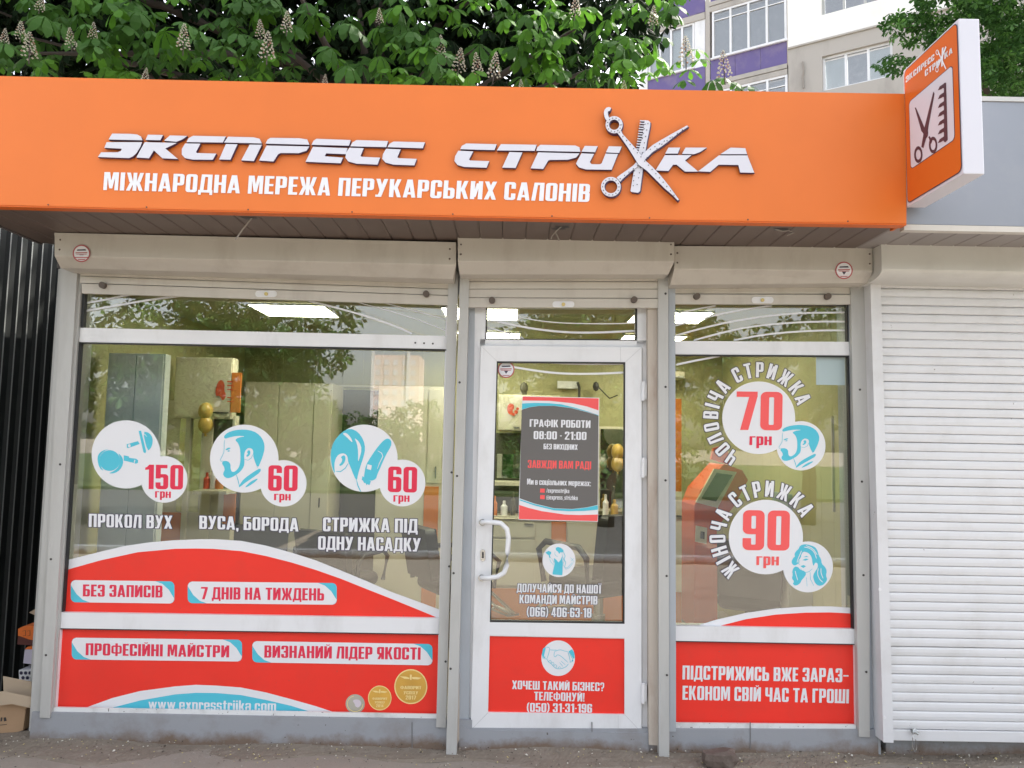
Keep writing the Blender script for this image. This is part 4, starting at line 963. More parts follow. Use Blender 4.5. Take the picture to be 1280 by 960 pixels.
s = sticker('ear piercing sticker priced 150 with two turquoise studs on the wide window', (157, 568))
discs(s, (157.5, 568, 43, 42.6), (205.3, 599.2, 29, 29.2), .0034)
zE = Zm(90, 510, 6)
flatpart('stud_picture', [zE(smoothp([(190,390),(195,350),(225,320),(280,306),(250,318),(215,345),(202,390),(215,440),(240,475),(205,450)], 1)), zE(circ(282, 394, 78, 78, 30)), zE(smoothp([(345,335),(380,370),(385,420),(360,465),(320,490),(270,492),(320,470),(350,440),(362,395),(355,360)], 1)),
    zE([(388,355),(425,362),(430,374),(480,380),(496,392),(494,412),(480,418),(462,412),(405,398),(388,395)]), zE([(410,272),(495,248),(508,270),(430,298),(412,300)]), zE([(500,172),(518,170),(556,325),(550,340),(536,332)]), zE(smoothp([(530,175),(580,185),(605,225),(605,265),(590,305),(565,322)], 1)),], LY(1), K['cyan'], s)
flatpart('stud_picture', [zE(circ(430, 283, 10, 12, 12)), zE([(468,388),(476,390),(470,412),(463,410)]), zE(ribbon([(536,195),(550,200),(560,215)], 5))], LY(2), K['white_vinyl'], s)
textpart('price', [('150', (181, 611.3), (228.6, 612), 30.6, dict(bold=.05, cond=.42))], LY(2), K['crimson'], s)
textpart('currency', [('грн', (193.7, 622), (213.5, 622.5), 10.5)], LY(2), K['crimson'], s, **OP)
textpart('caption', [('ПРОКОЛ ВУХ', (110.8, 658.6), (215.2, 661), 16.5)], LY(1), K['white_vinyl'], s, outline=K['black_print'])
s = sticker('beard trim sticker priced 60 showing a bearded man on the wide window', (305, 573))
discs(s, (305.3, 573.3, 42.8, 42.5), (354.2, 604.2, 29, 29), .0034); man(s, LY(1), K['cyan'])
textpart('price', [('60', (335, 613.5), (371.8, 614), 32, dict(bold=.05))], LY(2), K['crimson'], s)
textpart('currency', [('грн', (342.5, 625.2), (363.3, 625.6), 10.5)], LY(2), K['crimson'], s, **OP)
textpart('caption', [('ВУСА, БОРОДА', (249, 661), (373, 664.3), 16.5)], LY(1), K['white_vinyl'], s, outline=K['black_print'])
s = sticker('clipper cut sticker priced 60 showing an ear and hair clipper on the wide window', (455, 573))
discs(s, (455, 572.8, 42, 42), (502.9, 603.7, 28.8, 29.2), .0034); zH = Zm(390, 510, 5.05)
flatpart('clipper_picture', [zH(smoothp([(118,320),(118,270),(140,205),(190,150),(240,128),(290,150),(325,200),(337,255),(325,310),(305,370),(290,420),(283,462),(265,430),(240,365),(228,340),(225,305),(205,285),(170,290),(148,320),(140,360),(146,420),(128,380)], 1)),
    zH(ribbon([(281,455),(290,490),(300,512),(308,528)], 7)), zH(smoothp([(470,192),(490,195),(502,212),(500,240),(470,290),(445,345),(425,392),(412,420),(405,448),(370,462),(330,440),(328,430),(340,360),(370,310),(400,265),(440,215)], 1)),
    zH([(318,430),(372,462),(362,488),(350,480),(345,488),(336,472),(328,474),(322,458),(314,455)]), zH(ribbon([(150,400),(180,402),(210,380),(228,350)], 6)), zH(smoothp([(180,310),(205,295),(213,318),(205,345),(185,366),(168,362),(188,342),(192,322)], 1))], LY(1), K['cyan'], s)
flatpart('highlight', [zH(smoothp([(265,185),(300,215),(315,260),(298,325),(290,340),(292,280),(285,225)], 1)), zH(smoothp([(190,160),(215,155),(245,185),(258,220),(240,205),(215,180)], 1)), zH([(350,355),(378,362),(372,392),(345,384)]), zH(ribbon([(415,270),(440,285),(447,305),(425,350),(412,385)], 5))], LY(2), K['white_vinyl'], s)
textpart('price', [('60', (484.7, 615), (521, 615.8), 32, dict(bold=.05))], LY(2), K['crimson'], s)
textpart('currency', [('грн', (491.6, 627), (511.8, 627.4), 10.5)], LY(2), K['crimson'], s, **OP)
textpart('caption', [('СТРИЖКА ПІД', (403.5, 664), (521.7, 666), 17.3), ('ОДНУ НАСАДКУ', (397.5, 687), (525.6, 689.5), 16.8)], LY(1), K['white_vinyl'], s, outline=K['black_print'])
s = sticker('haircut sticker priced 70 with curved lettering and a bearded man on the narrow window', (948, 522))
discs(s, (948.4, 522.2, 45.6, 45.4), (1001.3, 557.2, 30.6, 30.8), .0034)
man(s, LY(2), K['cyan'], lambda p: [(977.5 + (x - 279.7) * .915, 531 + (y - 536.7) * .74) for x, y in p])
textpart('price', [('70', (920, 537.3), (977.5, 538), 48, dict(bold=.045, cond=.5))], LY(2), mat('coral_print', (0.86, 0.10, 0.10), .45), s); K['coral'] = bpy.data.materials['coral_print']
textpart('currency', [('грн', (936.8, 556.3), (964.6, 556.6), 14.5)], LY(2), K['crimson'], s, **OP)
def arcpart(t, body, c, r, a0, a1, h):
    b = MB(); arc_text(b, body, *c, r, a0, a1, h, LY(1), bold=.035, cond=.46, gap=.16); o_ = b.build('curved_caption', K['white_vinyl'], t)
    b = MB(); arc_text(b, body, *c, r, a0, a1, h, LY(1) + .0005, bold=.035, cond=.46, gap=.16, grow=.045); b.build('text_outline', K['black_print'], o_)
arcpart(s, 'ЧОЛОВІЧА СТРИЖКА', (948.4, 522.2), 50.5, -151.5, 73, 19)
s = sticker('haircut sticker priced 90 with curved lettering and a long-haired woman on the narrow window', (957, 671))
discs(s, (957.3, 671.3, 46.4, 46.6), (1010, 708.6, 31.2, 31.8), .0034); zW = Zm(820, 560, 4.267)
flatpart('portrait', [zW(smoothp([(722,606),(732,585),(742,580),(738,565),(748,548),(760,540),(768,520),(795,512),(822,518),(848,528),(862,548),(868,572),(882,596),(884,618),(902,634),(912,658),(906,680),(914,700),(906,716),(890,732),(866,736),(848,720),(840,698),(838,678),(850,656),(862,640),(864,622),(858,612),(848,612),(840,632),(834,610),(832,588),(822,568),(806,556),(786,552),(776,566),(772,586),(760,600),(760,616),(742,628),(728,622)], 1)),
    zW(smoothp([(738,632),(758,634),(770,650),(792,656),(802,672),(790,690),(776,706),(768,724),(744,736),(728,724),(738,712),(724,696),(730,676),(726,656)], 1)), zW([(780,598),(800,589),(814,594),(798,601)]), zW([(784,582),(802,576),(816,582),(800,582)]), zW([(770,630),(788,624),(800,631),(785,640)]), zW(ribbon([(768,598),(760,618),(768,624)], 3)), zW(ribbon([(772,642),(778,656),(796,664),(816,660),(834,644)], 3)),
    zW(ribbon([(822,662),(824,700),(842,735)], 3)), zW(ribbon([(802,690),(806,738)], 3))], LY(2), K['cyan'], s)
flatpart('highlight', [zW(ribbon(smoothp(q, 1, False), 4)) for q in ([(752,612),(758,590),(768,568),(776,548)], [(790,528),(820,534),(846,556),(856,590)], [(800,520),(838,536),(860,570)], [(866,640),(860,670),(872,700),(890,716)], [(880,640),(880,668),(892,696)], [(742,655),(748,680),(756,705)])], LY(3), K['white_vinyl'], s)
textpart('price', [('90', (928, 687.6), (986.6, 688.3), 50, dict(bold=.05))], LY(2), K['coral'], s)
textpart('currency', [('грн', (945.4, 706.3), (973.6, 706.8), 14.5)], LY(2), K['coral'], s, **OP)
arcpart(s, 'ЖІНОЧА СТРИЖКА', (957.3, 671.3), 50.5, -141, 62, 20)

# ---- red banners with capsules
def capsule(t, x0, y0, x1, y1, sk, lines, b0, k=2):
    # cyan rounded bar with a white leaf shape over it
    g = flatpart('badge', [rrect(x0, y0, x1, y1, 6, 6, sk)], LY(k, b0), K['cyan'], t)
    Lx = lambda x, y: (x, y + sk * (x - x0))
    h = y1 - y0; q = []
    q += [(x0, y0 + 5.5), (x0 + 1.8, y0 + 1.8), (x0 + 5.5, y0)]
    q += [(x1 - 24, y0), (x1 - 15, y0 + h * .12), (x1 - 7, y0 + h * .38), (x1 - 1.5, y0 + h * .7), (x1, y1 - 6), (x1 - 1.8, y1 - 1.8), (x1 - 5.5, y1)]
    q += [(x0 + 24, y1), (x0 + 15, y1 - h * .12), (x0 + 7, y1 - h * .38), (x0 + 1.5, y1 - h * .7)]
    flatpart('badge_white', [[Lx(*p) for p in q]], LY(k + 1, b0), K['white_vinyl'], g)
    textpart('lettering', [lines], LY(k + 2, b0), K['crimson'], g)
s = thing('window_banner', P(310, 730, .002), 'red arched vinyl with two white capsule slogans along the foot of the wide window', 'banner')
flatpart('white_rim', [smoothp([(81.9,700.6),(125,689.7),(156,682.5),(187.5,677.8),(219,675.2),(250,674),(270,674),(301,676),(332.5,682),(363.8,690.6),(395,700.6),(426,713),(457.5,726),(488.8,739.7),(520,751),(549.6,762),(549,772.2),(77,765),(80,713)], 0)], LY(0), K['white_vinyl'], s)
flatpart('red_field', [[(80.8,713),(125,700.6),(172,690.3),(219,686),(245,685.6),(265.6,686),(301,688.8),(332.5,695),(364,703),(395,712.5),(426,723.4),(457.5,736),(489,748.4),(520,761),(547,772.2),(77,765)]], LY(1), K['red_vinyl'], s)
capsule(s, 88.4, 725, 218, 752.8, .013, ('БЕЗ ЗАПИСІВ', (103.5, 745.5), (203, 747), 15), .0034)
capsule(s, 234.6, 726.8, 421, 754, .0105, ('7 ДНІВ НА ТИЖДЕНЬ', (251, 749), (405, 750.8), 15.3), .0034)
B0 = -.0052
s = thing('lower_banner', P(310, 840, B0), 'red panel with two capsule slogans, a web address and award medals under the wide window', 'banner')
flatpart('red_field', [[(75.4, 786.5), (549, 793.6), (545.8, 893), (69.5, 884.2)]], LY(0, B0), K['red_vinyl'], s)
flatpart('white_arch', [[(106,885),(140.6,872.5),(175,863.8),(218.8,858),(245,856),(270,857),(301,859.3),(332.5,865.6),(364,874),(395,882.8),(418.4,890.6)]], LY(1, B0), K['white_vinyl'], s)
flatpart('cyan_arch', [[(137.5,885.4),(175,875.6),(218.8,868),(245,866),(270,866.3),(301,868.8),(332.5,875),(364,882.3),(389,890)]], LY(2, B0), K['cyan'], s)
textpart('web_address', [('www.expresstriika.com', (185.5, 887), (345, 889.5), 13.3)], LY(3, B0), K['white_vinyl'], s, cond=.5, bold=.04)
capsule(s, 89.7, 797, 302.5, 824.3, .0125, ('ПРОФЕСІЙНІ МАЙСТРИ', (107, 819), (286.3, 821.8), 15), B0)
capsule(s, 315.3, 801.3, 540.6, 828, .0165, ('ВИЗНАНИЙ ЛІДЕР ЯКОСТІ', (330.3, 822), (525.6, 824.7), 15.3), B0)
mgold = mat('gold_print', (0.72, 0.40, 0.07), .35, var=.25); mpale = mat('pale_gold_print', (0.85, 0.66, 0.28), .35); msil = mat('silver_print', (0.42, 0.40, 0.33), .35, var=.2)
for (cx, cy, rx, ry, yr) in ((513.5, 858.3, 20.6, 21.8, '2017'), (474.7, 872.5, 14.7, 15.5, '2014')):
    g = flatpart('medal', [circ(cx, cy, rx, ry, 44)], LY(1, B0), mpale, s)
    flatpart('medal_face', [circ(cx, cy, rx * .93, ry * .93, 44)], LY(2, B0), mgold, g)
    k_ = rx / 20.6
    flatpart('medal_emblem', [[(cx + x * k_, cy + y * k_) for x, y in q] for q in ([(-14, -13), (-6, -12.5), (-1.5, -11), (-2, -9.5), (-8, -9.8)], [(14, -11), (7, -12), (1.5, -12), (2, -9.5), (9, -9)], [(-1.2, -15), (1.2, -15), (1, -8.5), (-1, -8.5)])], LY(3, B0), mpale, g)
    textpart('medal_lettering', [('ФАВОРИТ', (cx - 13 * k_, cy + 3 * k_), (cx + 13 * k_, cy + 3.3 * k_), 4 * k_), ('УСПІХУ', (cx - 9 * k_, cy + 9.5 * k_), (cx + 9 * k_, cy + 9.8 * k_), 4 * k_), (yr, (cx - 6.5 * k_, cy + 16 * k_), (cx + 6.5 * k_, cy + 16.2 * k_), 5 * k_)], LY(3, B0), mpale, g, bold=.01, cond=.7)
g = flatpart('medal', [circ(444, 879.8, 12, 12, 36)], LY(1, B0), msil, s)
flatpart('medal_face', [smoothp([(440.5,876),(444,874),(450,875),(452,880),(448,885),(444,883),(443.5,880)], 1)], LY(2, B0), mat('pale_pink_print', (.62, .55, .60), .4), g)
flatpart('medal_ring', [ribbon([(444 + 9.8 * math.cos(a * .35), 879.8 + 9.8 * math.sin(a * .35)) for a in range(19)], .8)], LY(3, B0), mpale, g)
s = thing('window_banner', P(960, 775, .002), 'small red arched vinyl with a white rim at the foot of the narrow window', 'banner')
flatpart('white_rim', [[(868.8,783),(895,774.6),(932.5,766),(970,760.6),(1007.5,758),(1037.5,757.9),(1067,760),(1069,786.2),(869,783)]], LY(0), K['white_vinyl'], s)
flatpart('red_field', [[(896,783.3),(932.5,774),(970,768.2),(1007.5,765.8),(1037.5,765.5),(1067.6,767),(1069,786.2)]], LY(1), K['red_vinyl'], s)
s = thing('lower_banner', P(957, 855, B0), 'red panel with two lines of white lettering under the narrow window', 'banner')
flatpart('red_field', [[(845, 801.8), (1068.8, 806), (1070.2, 905.7), (845, 903.5)]], LY(0, B0), K['red_vinyl'], s)
textpart('lettering', [('ПІДСТРИЖИСЬ ВЖЕ ЗАРАЗ–', (853, 849.2), (1060.5, 853), 17.3), ('ЕКОНОМ СВІЙ ЧАС ТА ГРОШІ', (853, 874.6), (1061, 879.2), 17.5)], LY(1, B0), K['white_vinyl'], s)
# ---- on the door
B1 = -.0128
s = thing('recruiting_sticker', P(698, 730, B1), 'round hairdresser sticker above a white phone number low on the door glass', 'sticker')
flatpart('disc', [circ(698.7, 700.3, 20.6, 21, 44)], LY(0, B1), K['white_vinyl'], s); zR = Zm(660, 660, 8)
flatpart('hairdresser_picture', [zR(smoothp([(275,200),(300,188),(335,200),(355,225),(345,250),(325,240),(312,262),(300,235),(280,225)], 1)), zR([(262,300),(285,320),(305,345),(325,320),(340,285),(348,345),(345,460),(340,472),(250,465),(245,455),(268,350)]), zR([(175,245),(205,228),(232,240),(230,262),(218,270),(228,300),(215,300),(205,270),(190,262)]),
    zR(ribbon([(350,215),(358,250),(372,280),(360,310),(378,345),(368,385)], 6)), zR(ribbon([(338,250),(345,290),(362,330),(350,360)], 5)), zR(ribbon([(270,235),(268,262),(282,280),(300,285)], 4)), zR(ribbon([(262,300),(262,340),(255,370),(225,335),(215,305)], 4)), zR(ribbon([(235,300),(262,345)], 4)),
    zR(ribbon([(348,365),(375,400),(400,392),(445,340)], 4)), zR(ribbon([(360,380),(378,412),(410,400),(455,345)], 4)), zR(ribbon([(425,295),(462,340)], 5)), zR(ribbon([(430,330),(458,305)], 5))], LY(1, B1), K['cyan'], s)
textpart('lettering', [('ДОЛУЧАЙСЯ ДО НАШОЇ', (646, 740), (751.5, 742), 10.7), ('КОМАНДИ МАЙСТРІВ', (649.3, 754), (746.7, 755.7), 10.7), ('(066) 406-63-18', (658.3, 770.6), (739.3, 772), 12)], LY(1, B1), K['white_vinyl'], s, outline=K['black_print'])
B2 = -.0290
s = thing('door_banner', P(696, 845, B2), 'red panel with a handshake disc and phone number on the lower half of the door', 'banner')
flatpart('red_field', [[(612.2, 795.2), (780.5, 798.6), (780.5, 893), (610.2, 890.4)]], LY(0, B2), K['red_vinyl'], s)
flatpart('disc', [circ(697.7, 822.7, 21, 22.3, 44)], LY(1, B2), K['white_vinyl'], s); zK = Zm(660, 790, 8)
def rb(p, w_=5, c=False): return zK(ribbon(smoothp(p, 1, False), w_))
flatpart('handshake_picture', [zK([(150,165),(178,150),(150,265),(138,225)]), zK([(408,192),(440,172),(462,205),(468,260),(455,268)]),
    rb([(178,150),(218,155),(212,200),(190,268)]), rb([(178,150),(150,265),(190,270)]), rb([(218,178),(260,182),(285,180)]), rb([(265,195),(258,240),(275,252),(292,225),(330,240),(400,305)]), rb([(265,195),(320,175),(360,190),(398,195)]), rb([(398,195),(412,240),(425,305)]), rb([(408,192),(425,230),(455,285),(440,300),(415,300)]),
    rb([(188,270),(205,300),(235,320),(260,350),(285,368),(330,368),(380,350),(405,318)]), rb([(205,300),(218,280),(235,292),(225,315)], 4), rb([(232,318),(245,298),(262,312),(250,338)], 4), rb([(258,342),(270,322),(290,338),(278,362)], 4), rb([(300,365),(310,345),(328,355)], 4), rb([(330,290),(375,330)], 4), rb([(315,305),(350,345)], 4), zK(circ(167, 252, 7, n=10)), zK(circ(443, 285, 7, n=10))], LY(2, B2), K['cyan'], s)
textpart('lettering', [('ХОЧЕШ ТАКИЙ БІЗНЕС?', (640, 861.3), (755, 864), 10.7), ('ТЕЛЕФОНУЙ!', (667.5, 875.3), (730.5, 877), 10.7), ('(050) 31-31-196', (658.3, 889.6), (740, 891), 11)], LY(2, B2), K['white_vinyl'], s)
s = thing('opening_hours_poster', P(700, 573, B1), 'dark grey opening hours poster with red and turquoise waves in the door glass', 'poster')
zO = Zm(640, 480, 5.333)
flatpart('paper', [zO([(68,80),(582,92),(573,918),(43,905)])], LY(0, B1), K['white_vinyl'], s)
flatpart('grey_field', [zO([(64,172),(120,155),(180,147),(280,146),(400,162),(500,188),(577,210),(571,806),(500,822),(400,833),(280,828),(150,797),(51,762)])], LY(1, B1), K['grey_print'], s)
flatpart('red_wave', [zO([(71,84),(578,96),(577,176),(500,150),(400,128),(250,112),(70,110)])], LY(1, B1), K['coral'], s)
flatpart('red_wave', [zO([(48,806),(110,826),(200,848),(350,870),(450,874),(572,870),(570,914),(46,901)])], LY(1, B1), K['coral'], s)
flatpart('cyan_wave', [zO([(68,130),(150,126),(250,128),(330,136),(420,158),(500,182),(577,212),(577,198),(577,208),(500,186),(400,160),(280,145),(180,146),(120,154),(65,170)]), zO([(52,768),(150,800),(280,830),(400,835),(500,824),(572,808),(572,838),(480,846),(380,848),(280,842),(150,810),(51,776)])], LY(2, B1), K['cyan'], s)
textpart('lettering', [('ГРАФІК РОБОТИ', (662, 533.4), (738, 535), 9.4), ('08:00 - 21:00', (667, 548.8), (733, 550), 10), ('БЕЗ ВИХІДНИХ', (679.4, 561.4), (722, 562.4), 6.8), ('Ми в соціальних мережах:', (658.8, 605.6), (738.5, 607.8), 7.4), ('/expresstrijka', (683, 615.6), (711.5, 616.4), 5.2, dict(bold=.02)), ('@express_strizhka', (683, 624.2), (722, 625.2), 5.4, dict(bold=.02))], LY(2, B1), K['white_vinyl'], s)
textpart('red_lettering', [('ЗАВЖДИ ВАМ РАДІ', (659.7, 584.8), (738.8, 586.6), 9.8)], LY(2, B1), K['coral'], s)
for y in (697, 740):
    flatpart('icon', [zO([(188,y),(219,y+1),(218,y+28),(187,y+27)])], LY(2, B1), K['coral'], s)
# ---- installer's seals and the blue square
def seal(label, cx, cy, r, Y, fold=None, par_name='seal_sticker'):
    Y0_ = Y
    def YL(d):
        if not fold: return Y0_ - d
        return lambda y: Y0_ - d + max(0, y - fold[0]) / (fold[1] - fold[0]) * .075
    t = thing(par_name, P(cx, cy, Y), label, 'sticker', 'small round seal stickers')
    flatpart('rim', [circ(cx, cy, r, n=28)], YL(0), mat('dull_red_print', (0.42, 0.08, 0.09), .5) if 'dull_red_print' not in bpy.data.materials else bpy.data.materials['dull_red_print'], t)
    flatpart('disc', [circ(cx, cy, r * .86, n=28)], YL(.0006), K['white_vinyl'], t)
    k = r / 11
    flatpart('mark', [[(cx - 5 * k, cy - 5 * k), (cx + 5 * k, cy - 5.4 * k), (cx + 6 * k, cy - 3.6 * k), (cx - 6 * k, cy - 3.4 * k)], [(cx - 2.6 * k, cy + 1.6 * k), (cx + 2.8 * k, cy + 1.6 * k), (cx, cy + 5.5 * k)]], YL(.0012), K['black_print'], t)
    flatpart('mark', [[(cx - 7.4 * k, cy - 1.4 * k), (cx + 7.4 * k, cy - 1.6 * k), (cx + 7.4 * k, cy - .4 * k), (cx - 7.4 * k, cy - .2 * k)], [(cx - 5 * k, cy + 7 * k), (cx + 5 * k, cy + 7 * k), (cx + 4 * k, cy + 8 * k), (cx - 4 * k, cy + 8 * k)], [(cx - 7.0 * k, cy + .6 * k), (cx + 7.0 * k, cy + .5 * k), (cx + 6 * k, cy + 1.3 * k), (cx - 6 * k, cy + 1.3 * k)]], YL(.0012), bpy.data.materials['dull_red_print'], t)
seal('round seal sticker in the top left corner of the door glass', 632.6, 462, 10.6, -.0131)
seal('worn round seal sticker on the left end of the longest shutter box', 101.8, 316.8, 11, -.2445, (321.5, 337))
seal('round seal sticker on the right end of the shortest shutter box', 1055, 338, 11, -.2275, (338.5, 354))
t = mk('blue_square_sticker', [P(1020, 446.5, .0034), P(1056, 446.8, .0034), P(1056.5, 481.5, .0034), P(1020.2, 481, .0034)], [(0, 1, 2, 3)], mat('pale_blue_film', (0.40, 0.49, 0.50), .5), label='blank pale blue square stuck in the top right corner of the narrow window', cat='sticker')
# ------------------------------------------------------------------ inside the salon
IN = 'furniture inside the salon'
def cab(name, label, cat, boxes, group=None, pieces=()):
    """boxes: px rectangles (x0,y0,x1,y1) of the front, front plane Y, depth"""
    (x0, y0, x1, y1), Y, D, m = boxes
    ym = (y0 + min(y1, 700)) / 2
    def XZ(u, v): return Vector((P(u, ym, Y).x, Y, P(u, v, Y).z))
    a = XZ(x0, y0); c = XZ(x1, y1)
    t = thing(name, ((a.x + c.x) / 2, Y + D / 2, max(c.z, .12)), label, cat, group)
    b = MB(); b.box((a.x, Y, max(c.z, .12)), (c.x, Y + D, a.z)); b.build('carcass', K[m], t, bevel=.003)
    for nm, (u0, v0, u1, v1), m2, pr in pieces:
        p = XZ(u0, v0); q = XZ(u1, v1); b = MB(); b.box((p.x, Y - pr, max(q.z, .13)), (q.x, Y - .0005, p.z)); b.build(nm, K[m2], t, bevel=.002)
    return t
K['logo_red'] = mat('red_logo_print', (0.60, 0.08, 0.03), .5)
K['handle_steel'] = K['steel']
# left window
cab('tall_locker', 'tall pale blue-grey locker just inside the left edge of the wide window', 'locker', ((128, 441, 200, 800), .34, .07, 'in_blue'), None,
    [('door_leaf', (129.5, 443, 164, 800), 'in_blue', .012), ('door_leaf', (165, 443, 198.5, 800), 'in_blue', .012)])
cab('wall_unit', 'cream wall unit with a red printed logo above the first styling mirror', 'cabinet', ((218, 446, 290, 524), 1.15, .10, 'cream'), None,
    [('door_leaf', (220, 447.5, 289, 522), 'cream', .01), ('orange_edge', (289.8, 466, 302, 516), 'in_orange', .012), ('rail_handle', (268, 515, 288, 517), 'screw', .02)])
t = thing('wall_logo', P(278, 487, 1.13), 'small red head logo with short printed lines on the cream wall unit', 'sign')
flatpart('head_print', [smoothp([(272,478),(277,474),(281,480),(280,488),(283,494),(279,502),(274,494),(270,496),(269,488)], 1)], 1.135, K['logo_red'], t)
flatpart('line_print', [[(284, y), (292, y + .5), (292, y + 2), (284, y + 1.5)] for y in (476, 481, 486, 496, 501)], 1.135, K['logo_red'], t, kind='stuff')
cab('styling_station', 'cream frame with a tall mirror, shelf and orange base at the left of the room', 'mirror station', ((202, 500, 263, 790), 1.18, .08, 'cream'), None,
    [('mirror', (222, 503, 250, 640), 'mirror', .006), ('orange_panel', (196, 640, 231, 790), 'in_orange', .012), ('frame_post', (231, 500, 237, 700), 'cream', .03)])
cab('styling_station', 'second mirror station with a dark mirror between the balloons and the wardrobe', 'mirror station', ((256, 519, 290, 790), 1.20, .08, 'cream'), None,
    [('mirror', (262, 524, 287, 610), 'dark_in', .006), ('shelf', (255, 611, 296, 616), 'cream', .18), ('orange_panel', (281, 617, 296, 660), 'in_orange', .012)])
for i, (x, y, l) in enumerate(((257, 514, 'upper amber balloon beside the first styling mirror'), (257, 531, 'lower amber balloon beside the first styling mirror'), (772, 565, 'upper amber balloon on the mirror right of the door poster'), (772, 579.5, 'lower amber balloon on the mirror right of the door poster'))):
    p = P(x, y, 1.12 if i < 2 else 2.3); b = MB(); r_ = (.048 if i < 2 else .055); b.ellipsoid(p, (r_, r_, r_ * 1.25), 14)
    b.tube([p + Vector((0, 0, -r_ * 1.2)), p + Vector((.004, 0, -r_ * 1.2 - .02))], [.006, .010], 6); b.build('balloon', K['balloon'], label=l, cat='balloon', smooth=True, group='amber balloons in the salon')
cab('wardrobe', 'wide cream wardrobe with plain doors standing left of the dark doorway', 'wardrobe', ((302, 477, 412, 800), 2.15, .4, 'cream'), None,
    [('door_leaf', (303, 479, 345, 800), 'cream', .014), ('door_leaf', (346, 479, 389.5, 800), 'cream', .014), ('door_leaf', (391, 487, 411, 800), 'cream', .03), ('handle', (401, 622, 402.3, 634), 'screw', .04)])
cab('dark_doorway', 'dark curtained doorway between the cream wardrobe and a cream post', 'doorway', ((412, 487, 470, 800), 2.6, .06, 'dark_in'), None, [('track', (391, 481, 472, 485), 'cream', .05)])
cab('wardrobe', 'cream cupboard with an orange lower strip right of the dark doorway', 'cupboard', ((470, 482, 560, 800), 2.3, .35, 'cream'), None,
    [('door_leaf', (471, 484, 532, 800), 'cream', .012), ('door_leaf', (534, 487, 552, 604), 'cream', .012), ('orange_panel', (531, 608, 549, 800), 'in_orange', .02), ('handle', (544, 583, 545.5, 598), 'steel', .03)])
# behind the door
cab('wall_cupboard', 'cream hanging cupboard with a red head logo left of the opening hours poster', 'cupboard', ((623, 493, 700, 539), 2.2, .35, 'cream'), None,
    [('door_leaf', (625, 495, 655, 537.5), 'cream', .012), ('door_leaf', (656, 495, 699, 537.5), 'cream', .012), ('handle', (642, 533.5, 650, 534.8), 'steel', .03)])
t = thing('wall_logo', P(639, 512, 2.18), 'red logo of a head with curls on the hanging cupboard seen through the door', 'sign')
flatpart('head_print', [smoothp([(634,508),(637,504),(642,505),(643,510),(640,514),(643,518),(638,519),(634,515)], 1), circ(645, 515, 2.4, n=12), circ(642, 518, 2, n=12), circ(647, 511, 1.8, n=12)], 2.183, K['logo_red'], t)
cab('mirror_unit', 'dark mirror with a cream shelf under the hanging cupboard behind the door', 'mirror', ((618, 541, 700, 640), 2.5, .06, 'dark_in'), None, [('mirror', (621, 567, 652, 598), 'mirror', .01), ('shelf', (616, 600, 700, 606), 'cream', .3)])
cab('counter', 'long cream counter with an orange stripe and doors behind the entrance door', 'counter', ((612, 648, 805, 790), 2.0, .5, 'cream'), None,
    [('worktop', (611, 644, 806, 649), 'cream', .03), ('door_leaf', (613.5, 652, 669, 672), 'cream', .012), ('door_leaf', (613.5, 674, 669, 732), 'cream', .012), ('orange_panel', (689, 652, 707.5, 790), 'in_orange', .014), ('door_leaf', (709, 652, 745, 706), 'cream', .012), ('door_leaf', (709, 708, 803, 732), 'cream', .012), ('kick_panel', (613, 735, 805, 800), 'in_orange', .006),
     ('handle', (655, 654, 666, 655.2), 'steel', .03)])
for i, (x, y, l) in enumerate(((718, 735, 'chrome knob'),)): pass
cab('wall_mirror', 'pale wall mirror under the balloons right of the opening hours poster', 'mirror', ((748, 533, 800, 640), 2.45, .04, 'cream'), None, [('mirror', (750, 536, 797, 637), 'mirror', .006)])
t = thing('socket_box', P(703, 482, 2.7), 'white socket with a hanging black lead high on the wall behind the door', 'socket')
b = MB(); b.px([(697, 476), (723, 477), (723, 486), (697, 485)], 2.66, 2.72); b.build('plate', K['pvc'], t)
b = MB(); b.tube([P(722, 478, 2.64), P(724, 484, 2.63), P(724, 500, 2.63)], .012, 6); b.build('lead', K['screw'], t)
b = MB(); b.tube([P(744, 480, 2.64), P(752, 488, 2.63), P(762, 498, 2.63), P(772, 494, 2.63)], .006, 6); b.ellipsoid(P(745, 483, 2.6), (.03, .02, .045), 8); b.build('lead', K['screw'], t)
b = MB(); b.ellipsoid(P(655, 485, 2.3), (.035, .03, .05), 10); b.tube([P(655, 485, 2.3), P(656, 494, 2.3)], .02, 8); b.build('ornament', K['dark_in'], label='small dark ornament on top of the hanging cupboard behind the door', cat='ornament')
# right window
cab('orange_cabinet', 'tall orange and cream cabinet at the left edge of the narrow window', 'cabinet', ((826, 498, 852, 790), 1.7, .4, 'in_orange'), None, [('cream_panel', (826, 614, 852, 740), 'cream', .012), ('handle', (845, 644, 851, 645.5), 'screw', .03)])
cab('air_unit', 'small cream wall unit near the top left of the narrow window', 'wall unit', ((830, 464, 856, 473), 2.5, .2, 'cream'), None, [('grille', (831, 470, 855, 472), 'rail', .01)])
t = thing('payment_terminal', P(900, 780, 1.0), 'red-orange payment terminal with a tilted screen behind the narrow window', 'payment terminal')
b = MB(); b.prism([P(x, y, .95) for x, y in ((868, 632), (876, 612), (905, 580), (928, 588), (935, 600), (918, 632), (896, 660), (897, 790), (868, 790))], [P(x, y, .95) + Vector((0, .35, 0)) for x, y in ((868, 632), (876, 612), (905, 580), (928, 588), (935, 600), (918, 632), (896, 660), (897, 790), (868, 790))])
b.build('shell', K['terminal_red'], t, bevel=.006)
b = MB(); b.px([(870, 628), (893, 586), (921, 590), (897, 635)], .93, .955); bz = b.build('bezel', K['terminal_cream'], t, bevel=.004)
